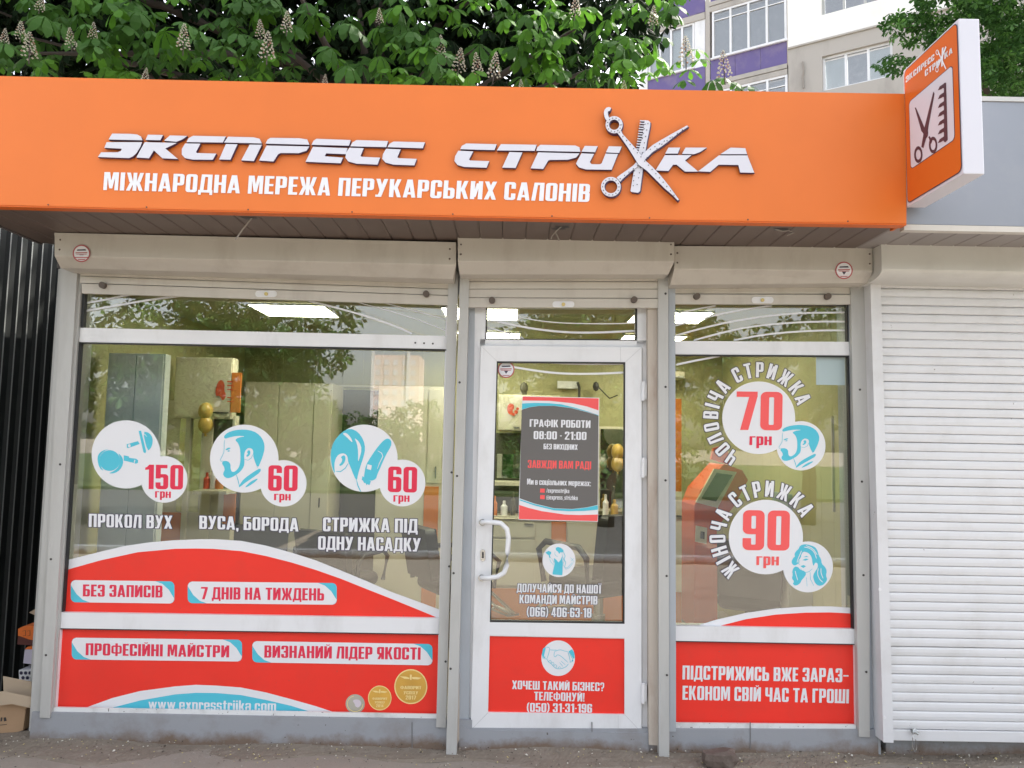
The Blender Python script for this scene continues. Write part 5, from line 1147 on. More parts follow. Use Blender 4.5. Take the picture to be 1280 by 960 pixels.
b = MB(); b.px([(877, 623), (896, 591), (916, 594), (895, 627)], .925, .935); b.build('screen', K['screen'], bz)
b = MB(); b.px([(889, 574), (892, 560), (908, 556), (914, 582)], .99, 1.02); b.build('top_sign', K['terminal_red'], t)
b = MB(); b.px([(870, 657), (884, 660), (883, 680), (869, 677)], .94, .955); b.build('coin_slot', K['terminal_cream'], t); b = MB(); b.px([(876, 664), (881, 665), (880.5, 674), (875.5, 673)], .935, .94); b.build('keypad', K['screen'], t)
cab('hood_dryer', 'grey-blue rounded hood dryer behind the men\'s and women\'s price stickers', 'hood dryer', ((985, 618, 1038, 660), 1.1, .3, 'grey_blue'), None, [('visor', (987, 630, 1036, 634), 'rail', .01), ('post', (1014, 655, 1024, 700), 'grey_blue', .0)])
cab('low_cabinet', 'pale low cabinet with two doors at the lower right of the narrow window', 'cabinet', ((985, 712, 1043, 790), .8, .4, 'box_white'), None, [('door_leaf', (987, 715, 1041, 755), 'box_white', .01)])
cab('cardboard_parcel', 'beige box standing between the terminal and the low cabinet', 'box', ((966, 728, 984, 790), 1.0, .3, 'cardboard_in'), None, [('flap', (967, 729, 983, 736), 'cardboard_in', .01)])
cab('switch_panel', 'small cream switch panel on the right-hand wall inside the narrow window', 'switch panel', ((1047, 571, 1060, 592), .5, .04, 'cream'), None, [('cover', (1048, 573, 1059, 590), 'cream', .01)])
cab('document_frame', 'beige notice hanging in the corner behind the narrow window', 'notice', ((1040, 520, 1058, 640), .45, .01, 'cream'), None, [('sheet', (1042, 523, 1056, 560), 'pvc', .002)])
# barber chairs
def chair(px_, py_, Y, rz, label, s=1.0):
    c = P(px_, py_, Y); c.z = .12
    t = thing('barber_chair', c, label, 'barber chair', 'black barber chairs')
    def T(v): return Vector((c.x + (v[0] * math.cos(rz) - v[1] * math.sin(rz)) * s, c.y + (v[0] * math.sin(rz) + v[1] * math.cos(rz)) * s, c.z + v[2] * s))
    def bb(name, f, m, **kw):
        b = MB(); f(b); b.v = [T(v) for v in b.v]; return b.build(name, m, t, **kw)
    bb('base', lambda b: b.lathe((0, 0, 0), [(0, .0), (.30, 0), (.30, .02), (.22, .04), (.05, .07), (0, .08)], 28), K['steel'], smooth=False)
    bb('column', lambda b: b.lathe((0, 0, .06), [(.05, 0), (.05, .2), (.035, .2), (.035, .38), (0, .38)], 16), K['steel'])
    bb('seat', lambda b: b.box((-.26, -.27, .42), (.26, .25, .56)), K['black_rubber'], bevel=.06)
    bb('backrest', lambda b: b.prism([(-.25, .22, .55), (.25, .22, .55), (.27, .30, .98), (-.27, .30, .98)], [(-.25, .32, .55), (.25, .32, .55), (.27, .40, .98), (-.27, .40, .98)]), K['black_rubber'], bevel=.049)
    for sx in (-1, 1):
        bb('armrest', lambda b: b.tube([(sx * .31, .25, .50), (sx * .33, .26, .70), (sx * .33, .18, .76), (sx * .33, -.18, .76), (sx * .33, -.26, .70), (sx * .31, -.22, .48)], .022, 8), K['black_rubber'], smooth=True)
    bb('footrest', lambda b: (b.tube([(-.15, -.25, .44), (-.17, -.50, .22), (.17, -.50, .22), (.15, -.25, .44)], .014, 8), b.box((-.17, -.56, .19), (.17, -.44, .21))), K['steel'])
    return t
chair(748, 750, 1.35, R(214), 'black barber chair with chrome base seen through the right half of the door glass')
chair(566, 770, 1.6, R(120), 'black barber chair half hidden by the post right of the wide window', .85)
chair(425, 790, 1.75, R(160), 'black barber chair under the clipper cut caption behind the red arch', .80)
chair(322, 790, 1.75, R(20), 'black barber chair under the moustache and beard caption', .78)
chair(945, 800, 1.2, R(150), 'black barber chair below the women\'s price sticker', .85)
# lit ceiling panels
for x, Y, l in ((-1.44, .99, 'lit square ceiling panel above the left of the wide window'), (-.20, .97, 'lit square ceiling panel nearest the door glass'), (1.05, .97, 'lit square ceiling panel in the narrow window'),
                (-.17, 2.0, 'lit square ceiling panel deeper in the room above the door'), (1.13, 2.0, 'lit square ceiling panel at the back right of the room')):
    t = thing('ceiling_lamp', (x, Y, RZ - .02), l, 'lamp', 'square ceiling lamps in the salon')
    b = MB(); b.box((x - .24, Y - .21, RZ - .012), (x + .24, Y + .21, RZ - .004)); b.build('diffuser', K['lamp'], t)
    b = MB(); b.box((x - .255, Y - .225, RZ - .016), (x + .255, Y - .212, RZ - .002)); b.box((x - .255, Y + .212, RZ - .016), (x + .255, Y + .225, RZ - .002)); b.box((x - .255, Y - .2118, RZ - .016), (x - .242, Y + .2118, RZ - .002)); b.box((x + .242, Y - .2118, RZ - .016), (x + .255, Y + .2118, RZ - .002)); b.build('frame', K['pvc'], t)
    b = MB()
    for k in range(1, 4): b.box((x - .24, Y - .21 + .105 * k - .003, RZ - .0155), (x + .24, Y - .21 + .105 * k + .003, RZ - .0122))
    b.build('louvre', K['pvc'], t)

# bottles and jars on the counter and shelves
bcols = [K['in_orange'], K['pvc'], K['dark_in'], K['grey_blue'], K['balloon'], K['logo_red']]
def bottle(px_, py_, Y, h, r, mi, label):
    p = P(px_, py_, Y); b = MB(); b.lathe(p, [(0, 0), (r, 0), (r, h * .62), (r * .45, h * .75), (r * .42, h * .98), (0, h)], 12)
    b.build('bottle', bcols[mi], label=label, cat='bottle', group='bottles and jars in the salon')
for i, (x, h, r, mi, l) in enumerate(((618, .16, .022, 0, 'orange'), (630, .12, .028, 1, 'white'), (641, .19, .02, 2, 'dark'), (757, .17, .024, 1, 'white'), (768, .13, .03, 4, 'amber'), (781, .2, .02, 3, 'blue-grey'))):
    bottle(x, 644.5, 2.12, h, r, mi, l + ' bottle on the counter ' + ('left' if i < 3 else 'right') + ' of the opening hours poster')
for i, (x, h, r, mi, l) in enumerate(((258, .11, .02, 5, 'red'), (266, .15, .018, 1, 'white'), (274, .09, .026, 0, 'orange'))):
    bottle(x, 611, 1.10, h, r, mi, l + ' bottle on the shelf of the second mirror station')
# ------------------------------------------------------------------ cardboard boxes in the gap at the left
def skew_box(name, pts, Y, D, m, label, cat='box', extra=None, group='boxes dumped in the gap left of the salon'):
    c = P(sum(p[0] for p in pts) / len(pts), max(p[1] for p in pts), Y)
    t = thing(name, (c.x, Y, max(0, c.z)), label, cat, group)
    b = MB(); b.px(pts, Y, Y + D); b.build('body', m, t, bevel=.003)
    if extra: extra(t)
    return t
z4 = Zm(0, 720, 4)
brn = mat('dark_brown_board', (0.10, 0.03, 0.025), .7); orb = mat('bright_orange_board', (0.75, 0.17, 0.03), .6); lil = mat('pale_lilac_board', (0.55, 0.52, 0.62), .6); nvy = mat('dark_navy_print', (0.03, 0.03, 0.07), .6)
def ex(t):
    b = MB(); b.px(z4([(0, 640), (60, 636), (140, 650), (128, 668), (115, 770), (60, 790), (0, 792)]), .015, .03); b.build('torn_front', K['cardboard'], t)
    b = MB(); b.prism([P(*p, .04) for p in z4([(15, 500), (158, 528), (160, 612), (18, 585)])], [P(*p, .045) for p in z4([(15, 500), (158, 528), (160, 612), (18, 585)])]); b.build('flap', K['cardboard_in'], t)
    b = MB(); b.prism([P(*p, -.02) for p in z4([(-4, 578), (18, 576), (160, 605), (150, 660), (60, 640), (-4, 648)])], [P(*p, -.015) for p in z4([(-4, 578), (18, 576), (160, 605), (150, 660), (60, 640), (-4, 648)])]); b.build('flap', K['cardboard_in'], t)
    b = MB(); 
    for q in ([(4,708),(12,706),(10,726),(2,727)], [(18,708),(30,706),(33,724),(20,727)], [(0,744),(34,741),(34,744),(0,747)]): b.flat(z4(q), .0135)
    b.build('printed_mark', K['screw'], t)
skew_box('cardboard_box', z4([(-60, 645), (132, 650), (120, 768), (90, 800), (-60, 800)]), .03, .30, K['cardboard'], 'large open brown cardboard box with torn flaps on the ground at the left edge', extra=ex)
def ex(t):
    b = MB()
    for k in range(3):
        for j in range(2):
            b.flat(z4(circ(106 + k * 22 + (j * 9), 485 + j * 24, 9.5, n=6)), .2185)
    b.build('circle_pattern', nvy, t)
skew_box('patterned_box', z4([(94, 470), (190, 468), (190, 524), (96, 524)]), .22, .18, K['pvc'], 'small white box patterned with dark circles, lowest of the stacked boxes', extra=ex)
skew_box('lilac_box', z4([(124, 368), (190, 362), (190, 446), (116, 436)]), .24, .18, lil, 'pale lilac box with an orange lid edge in the middle of the stack',
         extra=lambda t: MB().px(z4([(124, 366), (138, 354), (190, 352), (190, 368)]), .238, .30).build('lid_edge', orb, t))
def ex(t):
    MB().px(z4([(90, 300), (140, 318), (190, 328), (190, 350), (86, 342)]), .244, .40).build('lower_tray', brn, t)
    MB().flat(z4(ribbon([(112, 276), (128, 272), (128, 298), (114, 300)], 3)), .2485).flat(z4(ribbon([(136, 276), (150, 272), (150, 298), (138, 299)], 3)), .2485).build('printed_mark', brn, t)
skew_box('shoe_box', z4([(90, 264), (110, 254), (190, 248), (190, 328), (140, 318), (90, 300)]), .25, .18, orb, 'orange and brown shoe box on top of the dumped stack', extra=ex)
skew_box('cardboard_scrap', z4([(145, 182), (190, 158), (190, 204)]), .30, .01, K['cardboard_in'], 'grey cardboard corner poking out above the orange shoe box')
rock('rubble_stone', (P(34, 905, .05).x, .03, .02), (.04, .035, .03), mst, 'lump of grey rubble at the foot of the corner post beside the cardboard box', 9)

# ------------------------------------------------------------------ apartment block behind
n0 = Vector((-.53, -.848, 0)).normalized(); pA = P(985, 62, 18.0)     # a point on its street front
ap = thing('apartment_block', (pA.x, pA.y, 0), 'pale apartment block with violet balcony panels and white-framed windows rising behind the kiosks', 'building')
u_ = Vector((-n0.y, n0.x, 0)).normalized()
if u_.x < 0: u_ = -u_
def A(px_, py_, off=0): return PN(px_, py_, pA + n0 * off, n0)
K['plaster_white'] = mat('white_painted_render', (0.84, 0.82, 0.79), .8, dirt=(.6, .56, .52), dirt_amt=.4, dscale=1.2, bump=.4, bscale=20)
K['plaster_grey'] = mat('stained_grey_concrete', (0.42, 0.39, 0.36), .9, dirt=(.22, .20, .18), dirt_amt=.8, dscale=.9, stretch=(1, 1, .3), bump=.5, bscale=14)
K['violet_panel'] = mat('violet_balcony_sheet', (0.12, 0.09, 0.25), .55, dirt=(.30, .24, .28), dirt_amt=.6, dscale=1.6)
K['curtain'] = mat('pale_blue_curtain', (0.52, 0.56, 0.62), .8, dirt=(.40, .38, .42), dirt_amt=.5, dscale=9, stretch=(1, 1, .1))
K['win_dark'] = mat('dim_room', (0.16, 0.15, 0.20), .6, dirt=(.34, .30, .34), dirt_amt=.6, dscale=4)
K['ap_glass'] = glass('far_window_glass', refl=.08, boost=1.6)
def aprism(name, pts, o0, o1, m, par=None):              # outline drawn on the front, from offset o0 (towards us) to o1
    a = [A(x, y, o0) for x, y in pts]; b = MB(); b.prism(a, [p - n0 * (o0 - o1) for p in a]); return b.build(name, K[m] if isinstance(m, str) else m, par or ap)
# masonry in pieces round the openings: drawn far beyond the frame as well
lo = A(800, 110); hiR = A(1320, 100)
base_l = A(797, 60); zc = Vector((0, 0, 1))
def wallbox(name, d0, d1, z0, z1, o0, o1, m, par=None):   # d along the front from pA (metres)
    a = pA + u_ * d0; c = pA + u_ * d1
    f = [Vector((a.x, a.y, z0)) + n0 * o0, Vector((c.x, c.y, z0)) + n0 * o0, Vector((c.x, c.y, z1)) + n0 * o0, Vector((a.x, a.y, z1)) + n0 * o0]
    b = MB(); b.prism(f, [p + n0 * (o1 - o0) for p in f]); return b.build(name, K[m], par or ap)
def dz_(x, y): p = A(x, y); return (p - pA).dot(u_), p.z
dl = dz_(985, 60)[0]
zl = dz_(1080, 38)[1]; zl = (dz_(985, 63)[1] + dz_(1180, 12)[1]) / 2     # ledge height between grey and white
WN = [((1027, 71, 1115, 51), (1027, 110, 1115, 103)), ]
wz1 = (dz_(1027, 70)[1] + dz_(1116, 50)[1]) / 2; wz0 = (dz_(1027, 113)[1] + dz_(1116, 96)[1]) / 2
wd0 = dz_(1028, 90)[0]; wd1 = dz_(1116, 75)[0]
uz0 = (dz_(1027, 20)[1] + dz_(1090, 2)[1]) / 2; ud0 = dz_(1027, 10)[0]; ud1 = dz_(1110, 5)[0]
DR = wd1 + 4.5
wallbox('wall', dl, wd0, 0, zl, 0, -.6, 'plaster_grey'); wallbox('wall', wd0, wd1, 0, wz0, 0, -.6, 'plaster_grey'); wallbox('wall', wd0, wd1, wz1, zl, 0, -.6, 'plaster_grey'); wallbox('wall', wd1, DR, 0, zl, 0, -.6, 'plaster_grey')
wallbox('ledge', dl, DR, zl, zl + .05, .05, -.5, 'plaster_grey')
wallbox('wall', dl, ud0, zl + .05, 17, .02, -.6, 'plaster_white'); wallbox('wall', ud0, ud1, zl + .05, uz0, .02, -.6, 'plaster_white'); wallbox('wall', ud0, ud1, uz0 + 1.5, 17, .02, -.6, 'plaster_white'); wallbox('wall', ud1, DR, zl + .05, 17, .02, -.6, 'plaster_white')
def awin(d0, d1, z0, z1, n, o, depth=.12, curtains='curtain', fm='pvc', par=None, fw=.07, trans=0):
    w_r = wallbox('window', d0, d1, z0, z0 + fw, o, o - .07, fm, par)
    wallbox('frame', d0, d1, z1 - fw, z1, o, o - .07, fm, w_r) if par is None else None
    for i in range(n + 1):
        x = d0 + (d1 - d0 - fw) * i / n
        wallbox('frame', x, x + fw, z0 + fw, z1 - fw, o, o - .07, fm, w_r)
    for i in range(n):
        x0 = d0 + (d1 - d0 - fw) * i / n + fw; x1 = d0 + (d1 - d0 - fw) * (i + 1) / n
        wallbox('pane', x0, x1, z0 + fw, z1 - fw, o - .03, o - .04, 'ap_glass' if 'ap_glass' in K else 'pane', w_r)
        wallbox('curtain', x0 - .01, x1 + .01, z0 + fw, z1 - fw, o - .16 - .03 * (i % 2), o - .18 - .03 * (i % 2), curtains if (i % 3) != 1 or curtains != 'curtain' else 'win_dark', w_r)
        if trans: wallbox('frame', x0, x1, z1 - trans, z1 - trans + .03, o - .005, o - .06, fm, w_r)
    wallbox('sill', d0 - .03, d1 + .03, z0 - .05, z0 - .004, o + .09, o - .07, fm, w_r)
    return w_r
awin(wd0, wd1, wz0, wz1, 3, -.10); awin(ud0, ud1, uz0, uz0 + 1.5, 3, -.10, curtains='win_dark', fm='rail')
o_ = A(1003, 95, .03); b = MB(); b.tube([A(1003, 77, .03), A(1004.5, 88, .05), A(1003, 97, .03), A(1004.5, 110, .03)], .025, 6); b.build('cable', K['cable'], ap)
# balconies: right bay (x 887-985) and left bay (x 806-883)
bd0 = dz_(888, 50)[0]; bd1 = dl - .03; bz = lambda y0, y1: (dz_(888, y0)[1] + dz_(985, y1)[1]) / 2
O = .0
pt, pb = bz(68, 48), bz(97, 84)          # violet panel top/bottom
wt = bz(12, -10)
for lev in (-1, 0, 1):
    h = (pt - pb) + (wt - pt) + .35; dz0 = lev * h
    for k in range(3):
        wallbox('violet_panel', bd0 + (bd1 - bd0) * k / 3 + .005, bd0 + (bd1 - bd0) * (k + 1) / 3 - .005, pb + dz0, pt + dz0 - .12, O, O - .04, 'violet_panel')
    wallbox('slab', bd0 - .02, bd1, pb - .16 + dz0, pb - .02 + dz0, O + .03, O - 1.2, 'plaster_grey')
    wr = awin(bd0 + .05, bd1, pt - .10 + dz0, wt + dz0, 4, O - .01, curtains='win_dark', trans=.35)
    wallbox('lintel', bd0 - .02, bd1, wt + dz0 + .002, wt + dz0 + .17, O + .01, O - .3, 'plaster_grey')
wallbox('back_wall', dz_(800, 60)[0], bd1, 0, 17, -1.25, -1.5, 'plaster_grey')
wallbox('post', bd0 - .16, bd0 - .02, 0, 17, .01, -1.2, 'plaster_grey')
ld0 = dz_(800, 60)[0]; ld1 = bd0 - .18
lt_, lb_ = (dz_(808, 48)[1] + dz_(880, 20)[1]) / 2, (dz_(808, 96)[1] + dz_(880, 85)[1]) / 2
for lev in (-1, 0, 1):
    h = (lt_ - lb_) + (pt - pb) + .3; dz0 = lev * ((pt - pb) + (wt - pt) + .35)
    wallbox('white_panel', ld1 - .35, ld1, lb_ - .1 + dz0, lt_ + dz0, -.02, -.08, 'pvc')
    awin(ld0 + .3, ld1 - .36, lb_ + dz0, lt_ + dz0, 4, -.02, curtains='win_dark' if lev else 'curtain')
    wallbox('violet_panel', ld0 + .3, ld1, lt_ + dz0 + .25, lt_ + dz0 + .25 + (pt - pb), 0, -.04, 'violet_panel')
    wallbox('lintel', ld0, ld1, lt_ + dz0 + .002, lt_ + dz0 + .22, .02, -1.2, 'plaster_grey')
wallbox('end_wall', ld0 - .02, ld0 + .28, 0, 17, 0, -8, 'pvc')

# ------------------------------------------------------------------ trees
LM = [mat('chestnut_leaf', (0.042, 0.110, 0.017), .6, spec=.2, trans=.35, var=.25), mat('sun_painted_leaf', (0.072, 0.185, 0.018), .6, spec=.2, trans=.45, var=.2), mat('shade_painted_leaf', (0.009, 0.020, 0.007), .7, spec=.1, trans=.2, var=.2)]  # sunlight painted into the second leaf colour, crown shade into the third
bark = mat('dark_bark', (0.055, 0.042, 0.034), .9, bump=.8, bscale=30)
def palmate(n=7, L=.15, droop=.55, detail=True, seed=0):
    rr = random.Random(seed); vs = []; fs = []
    for k in range(n):
        a = R(-135 + 270 * k / (n - 1)) + rr.uniform(-.08, .08); l = L * (1 - .28 * abs(k - (n - 1) / 2) / ((n - 1) / 2)) * rr.uniform(.9, 1.08)
        d = Vector((math.sin(a), -math.cos(a), 0)); sd_ = Vector((math.cos(a), math.sin(a), 0))
        def pt_(t, s): 
            z = -droop * l * t * t - abs(s) * .10 * l
            return d * (t * l * (1 - .18 * t)) + sd_ * (s * l) + Vector((0, 0, z))
        if detail:
            prof = [(.0, .008), (.38, .11), (.70, .215), (.88, .16), (1.0, 0)]
            nb_ = len(vs); vs.append(pt_(0, 0))
            for t, s in prof[1:-1]: vs += [pt_(t, -s), pt_(t, 0) + Vector((0, 0, -.02 * l)), pt_(t, s)]
            vs.append(pt_(1, 0))
            m = nb_ + 1
            fs += [(nb_, m, m + 1), (nb_, m + 1, m + 2)]
            for q in range(2): fs += [(m + 3 * q, m + 3 * q + 3, m + 3 * q + 4, m + 3 * q + 1), (m + 3 * q + 1, m + 3 * q + 4, m + 3 * q + 5, m + 3 * q + 2)]
            e = m + 9; fs += [(m + 6, e, m + 7), (m + 7, e, m + 8)]
        else:
            nb_ = len(vs); vs += [pt_(0, 0), pt_(.68, -.22), pt_(1, 0), pt_(.68, .22)]; fs += [(nb_, nb_ + 1, nb_ + 2, nb_ + 3)]
    return vs, fs
def leafmat(p, yaw, tilt, s):
    return Matrix.Translation(p) @ Matrix.Rotation(yaw, 4, 'Z') @ Matrix.Rotation(tilt, 4, 'X') @ Matrix.Scale(s, 4)
def mass(name, pts, proto, mats, par, rr, smin=.8, smax=1.25, mchoice=None, towards=True, tl=(.25, 1.0)):
    v0, f0 = proto; vs = []; fs = []; mi = []
    for p in pts:
        yaw = (rr.gauss(0, .7) if towards else rr.uniform(0, 6.28)); m = leafmat(p, yaw, rr.uniform(*tl), rr.uniform(smin, smax))
        n = len(vs); vs += [m @ v for v in v0]; fs += [tuple(i + n for i in f) for f in f0]
        k = mchoice(p) if mchoice else 0; mi += [k] * len(f0)
    me = bpy.data.meshes.new(name); me.from_pydata(vs, [], fs)
    for m in mats: me.materials.append(m)
    me.polygons.foreach_set('material_index', mi); me.update()
    o = bpy.data.objects.new(name, me); C.objects.link(o); W[o] = Vector()
    o.parent = par; o.location = -wl(par); o['kind'] = 'stuff'
    return o
def tree(name, loc, label, h, r0, branches, cat='tree', group=None):
    t = thing(name, loc, label, cat, group)
    b = MB(); x, y, _ = loc
    b.tube([(x, y, 0), (x + .05, y, h * .3), (x - .05, y + .05, h * .6), (x, y, h)], [r0, r0 * .85, r0 * .6, r0 * .25], 12); b.build('trunk', bark, t, smooth=True)
    for br in branches:
        b = MB(); b.tube(br[0], br[1], 7); b.build('limb', bark, t, smooth=True)
    return t
rr = random.Random(21)
T0 = (-1.6, 4.6, 0)
lims = []
for k in range(16):
    e = P(rr.uniform(-120, 840), rr.uniform(-60, 95), rr.uniform(2.4, 4.6)); m_ = Vector((T0[0], T0[1], rr.uniform(3.6, 5.6))); q = (e + m_) / 2 + Vector((0, 0, .35))
    lims.append(([m_, q, e], [.07, .045, .012]))
ct = tree('chestnut_tree', T0, 'flowering horse chestnut with large hand-shaped leaves overhanging the orange sign', 9, .26, lims)
def inview(px_, py_):                    # outline of the crown above the sign
    if px_ < 700: return True
    lim = [(700, 95), (800, 95), (815, 70), (855, 50), (868, 0), (862, -60), (900, -400)]
    for i in range(len(lim) - 1):
        pass
    xm = 868 if py_ < 8 else (855 if py_ < 30 else (835 if py_ < 55 else (818 if py_ < 75 else 800)))
    return px_ < xm
# nearest, individually built leaves: in clusters at twig ends
lp = [palmate(7, .175, .6, True, 1), palmate(7, .165, .8, True, 2), palmate(5, .17, .5, True, 3)]
prot = []
for k, (v, f) in enumerate(lp):
    for mi_ in (0, 1):
        me = bpy.data.meshes.new('leaf'); me.from_pydata(v, [], f); me.materials.append(LM[mi_]); me.update(); prot.append(me)
cnt = 0
clus = []
for k in range(300):
    px_, py_ = rr.uniform(-20, 880), rr.uniform(-15, 104)
    if not inview(px_, py_): continue
    if rr.random() < .42 * (1 if px_ < 640 else .35) : continue
    clus.append((px_, py_))
extra = [(115, 92, 1), (135, 84, 1), (150, 90, 1), (475, 92, 0), (500, 85, 1), (520, 95, 1), (490, 55, 1), (830, 84, 1), (845, 78, 1), (862, 88, 1), (876, 74, 1), (905, 97, 0), (922, 104, 0), (890, 100, 0), (855, 100, 0), (812, 92, 1), (935, 108, 0), (870, 62, 1)]
for (px_, py_) in clus:
    if cnt > 275: break
    Y = rr.uniform(2.1, 2.9); c = P(px_, py_, Y)
    for j in range(rr.choice([2, 3, 3])):
        p = c + Vector((rr.gauss(0, .13), rr.gauss(0, .12), rr.gauss(0, .07)))
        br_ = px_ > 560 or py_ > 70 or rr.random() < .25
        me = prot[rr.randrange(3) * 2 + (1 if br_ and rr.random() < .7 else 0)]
        o = bpy.data.objects.new('leaf', me); C.objects.link(o); o.parent = ct
        m = leafmat(p, rr.gauss(0, .8), rr.uniform(.1, .8), rr.uniform(.85, 1.3)); o.matrix_local = Matrix.Translation(-wl(ct)) @ m; cnt += 1
for px_, py_, br_ in extra:
    p = P(px_, py_, 2.2); me = prot[rr.randrange(3) * 2 + br_]
    o = bpy.data.objects.new('leaf', me); C.objects.link(o); o.parent = ct
    o.matrix_local = Matrix.Translation(-wl(ct)) @ leafmat(p, rr.gauss(0, .8), rr.uniform(.1, .6), rr.uniform(.7, 1.0))
# the rest of the crown
pts = []
while len(pts) < 7500:
    Y = 2.6 + 4.6 * rr.random() ** .8; px_, py_ = rr.uniform(-420, 880), rr.uniform(-330, 122)
    if not inview(px_, py_): continue
    if px_ > 700 and rr.random() < (.15 + .35 * (px_ - 700) / 180): continue
    # gaps: drop leaves in noisy patches so that light pokes through
    g = math.sin(px_ * .045 + 1.3) * math.sin(py_ * .09 + px_ * .013) + .5 * math.sin(px_ * .11 + py_ * .07)
    if g > .95 and rr.random() < .75: continue
    pts.append(P(px_, py_, Y))
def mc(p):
    if p.y > 3.1: return 2 if rr.random() < .82 else 0  # deep leaves get the colour with crown shade painted in
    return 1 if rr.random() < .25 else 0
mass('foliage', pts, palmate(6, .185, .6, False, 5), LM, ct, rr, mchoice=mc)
pts = []
while len(pts) < 8000:
    px_, py_ = rr.uniform(-500, 850), rr.uniform(-420, 118)
    if not inview(px_ + 25, py_): continue
    if px_ > 740 and rr.random() < .5: continue
    if math.sin(px_ * .031 + 4) * math.sin(py_ * .12 + px_ * .02) > .88: continue
    pts.append(P(px_, py_, rr.uniform(4.4, 7.5)))
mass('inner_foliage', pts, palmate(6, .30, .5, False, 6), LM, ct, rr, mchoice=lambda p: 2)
# flower candles
fwm = mat('creamy_chestnut_flower', (0.46, 0.43, 0.35), .6, trans=.2); 
fb_ = MB(); r2 = random.Random(4)
for k in range(64):
    tt = k / 63; z = tt * .21; rad = .052 * (1 - tt) ** .8 + .006; a = k * 2.4
    c = Vector((math.cos(a) * rad, math.sin(a) * rad, z + .02)); s = .0115 * (1 - .45 * tt)
    n = len(fb_.v)
    fb_.add([c + Vector((s, 0, 0)), c + Vector((0, s, 0)), c + Vector((-s, 0, 0)), c + Vector((0, -s, 0)), c + Vector((0, 0, s * .9)), c + Vector((0, 0, -s * .9))],
            [(0, 1, 4), (1, 2, 4), (2, 3, 4), (3, 0, 4), (1, 0, 5), (2, 1, 5), (3, 2, 5), (0, 3, 5)], 0 if r2.random() < .85 else 1)
fb_.tube([(0, 0, -.05), (0, 0, .22)], [.005, .003], 5, 2)
fl0 = None
FL = [(5,45,.8),(25,100/2.667,.9),(36,62,1.3),(88,48,.95),(116,38,.8),(229,50,1.15),(325,36,.9),(333,62,1.3),(358,28,1.0),(50,2,.8),(181,92,.7),(406,97,.6),(474,17,.7),(550,60,1.0),(574,78,1.2),(596,82,1.05),(617,86,1.2),(651,104,.6),(719,8,1.0),(780,104,.6),(816,20,.9),(857,68,1.35),(905,86,1.3),(595,112,.5)]
for i, (x, y, s) in enumerate(FL):
    p = P(x, y + 12, 2.0)
    if fl0 is None:
        m = Matrix.Scale(s * .80, 4); v = [p + m @ q for q in fb_.v]; fl0 = mk('flower_candle', v, fb_.f, [fwm, mat('brown_flower_speck', (.30, .17, .12), .7), bark], ct, midx=fb_.mi); o = fl0; sc0 = s; loc0 = fl0.location - (p - wl(ct))
    else:
        o = fl0.copy(); C.objects.link(o); o.parent = ct; k = s / sc0; o.scale = (k, k, k); o.location = p - wl(ct) + loc0 * k
        o.rotation_euler = (rr.uniform(-.15, .15), rr.uniform(-.15, .15), rr.uniform(0, 6))
# maple on the right
mlm = [mat('maple_leaf', (0.030, 0.085, 0.016), .6, spec=.2, trans=.35, var=.25), mat('light_maple_leaf', (0.075, 0.19, 0.03), .5, trans=.4, var=.2)]
T1 = (9.3, 8.6, 0)
mt = tree('maple_tree', T1, 'leafy green maple behind the projecting sign at the top right', 9, .22,
          [([Vector((T1[0], T1[1], 5)), P(1200, 30, 8.0), P(1130, 35, 7.6)], [.07, .04, .01]), ([Vector((T1[0], T1[1], 4.4)), P(1180, 95, 8.0), P(1130, 92, 7.6)], [.06, .03, .01])])
pts = []
def mblob(x, y): 
    if x > 1196 + 12 * math.sin(y * .12) and y < 128: return 1.0
    if (x - 1160) ** 2 / 60 ** 2 + (y - 35 - (1160 - x) * -.02) ** 2 / 22 ** 2 < 1: return .8
    if (x - 1122) ** 2 / 16 ** 2 + (y - 26) ** 2 / 11 ** 2 < 1: return .8
    if (x - 1122) ** 2 / 27 ** 2 + (y - 80) ** 2 / 12 ** 2 < 1: return .55
    if x > 1140 + abs(y) * .3 and y < 10: return .9
    return 0
while len(pts) < 9000:
    x, y = rr.uniform(1080, 1600), rr.uniform(-160, 135)
    if rr.random() > mblob(x, y): continue
    if rr.random() < .25 and x > 1196 and y > 0: x = rr.uniform(1196, 1300); y = rr.uniform(0, 130)
    q = math.sin(x * .06) * math.sin(y * .085 + 1)
    if q > .55 and rr.random() < .6: continue
    pts.append(P(x, y, rr.uniform(7.2, 10) if x > 1190 else rr.uniform(7.3, 8.2)))
mass('foliage', pts, palmate(5, .135, .4, False, 8), mlm, mt, rr, mchoice=lambda p: 1 if rr.random() < .35 else 0, towards=False, tl=(0, 1.3))

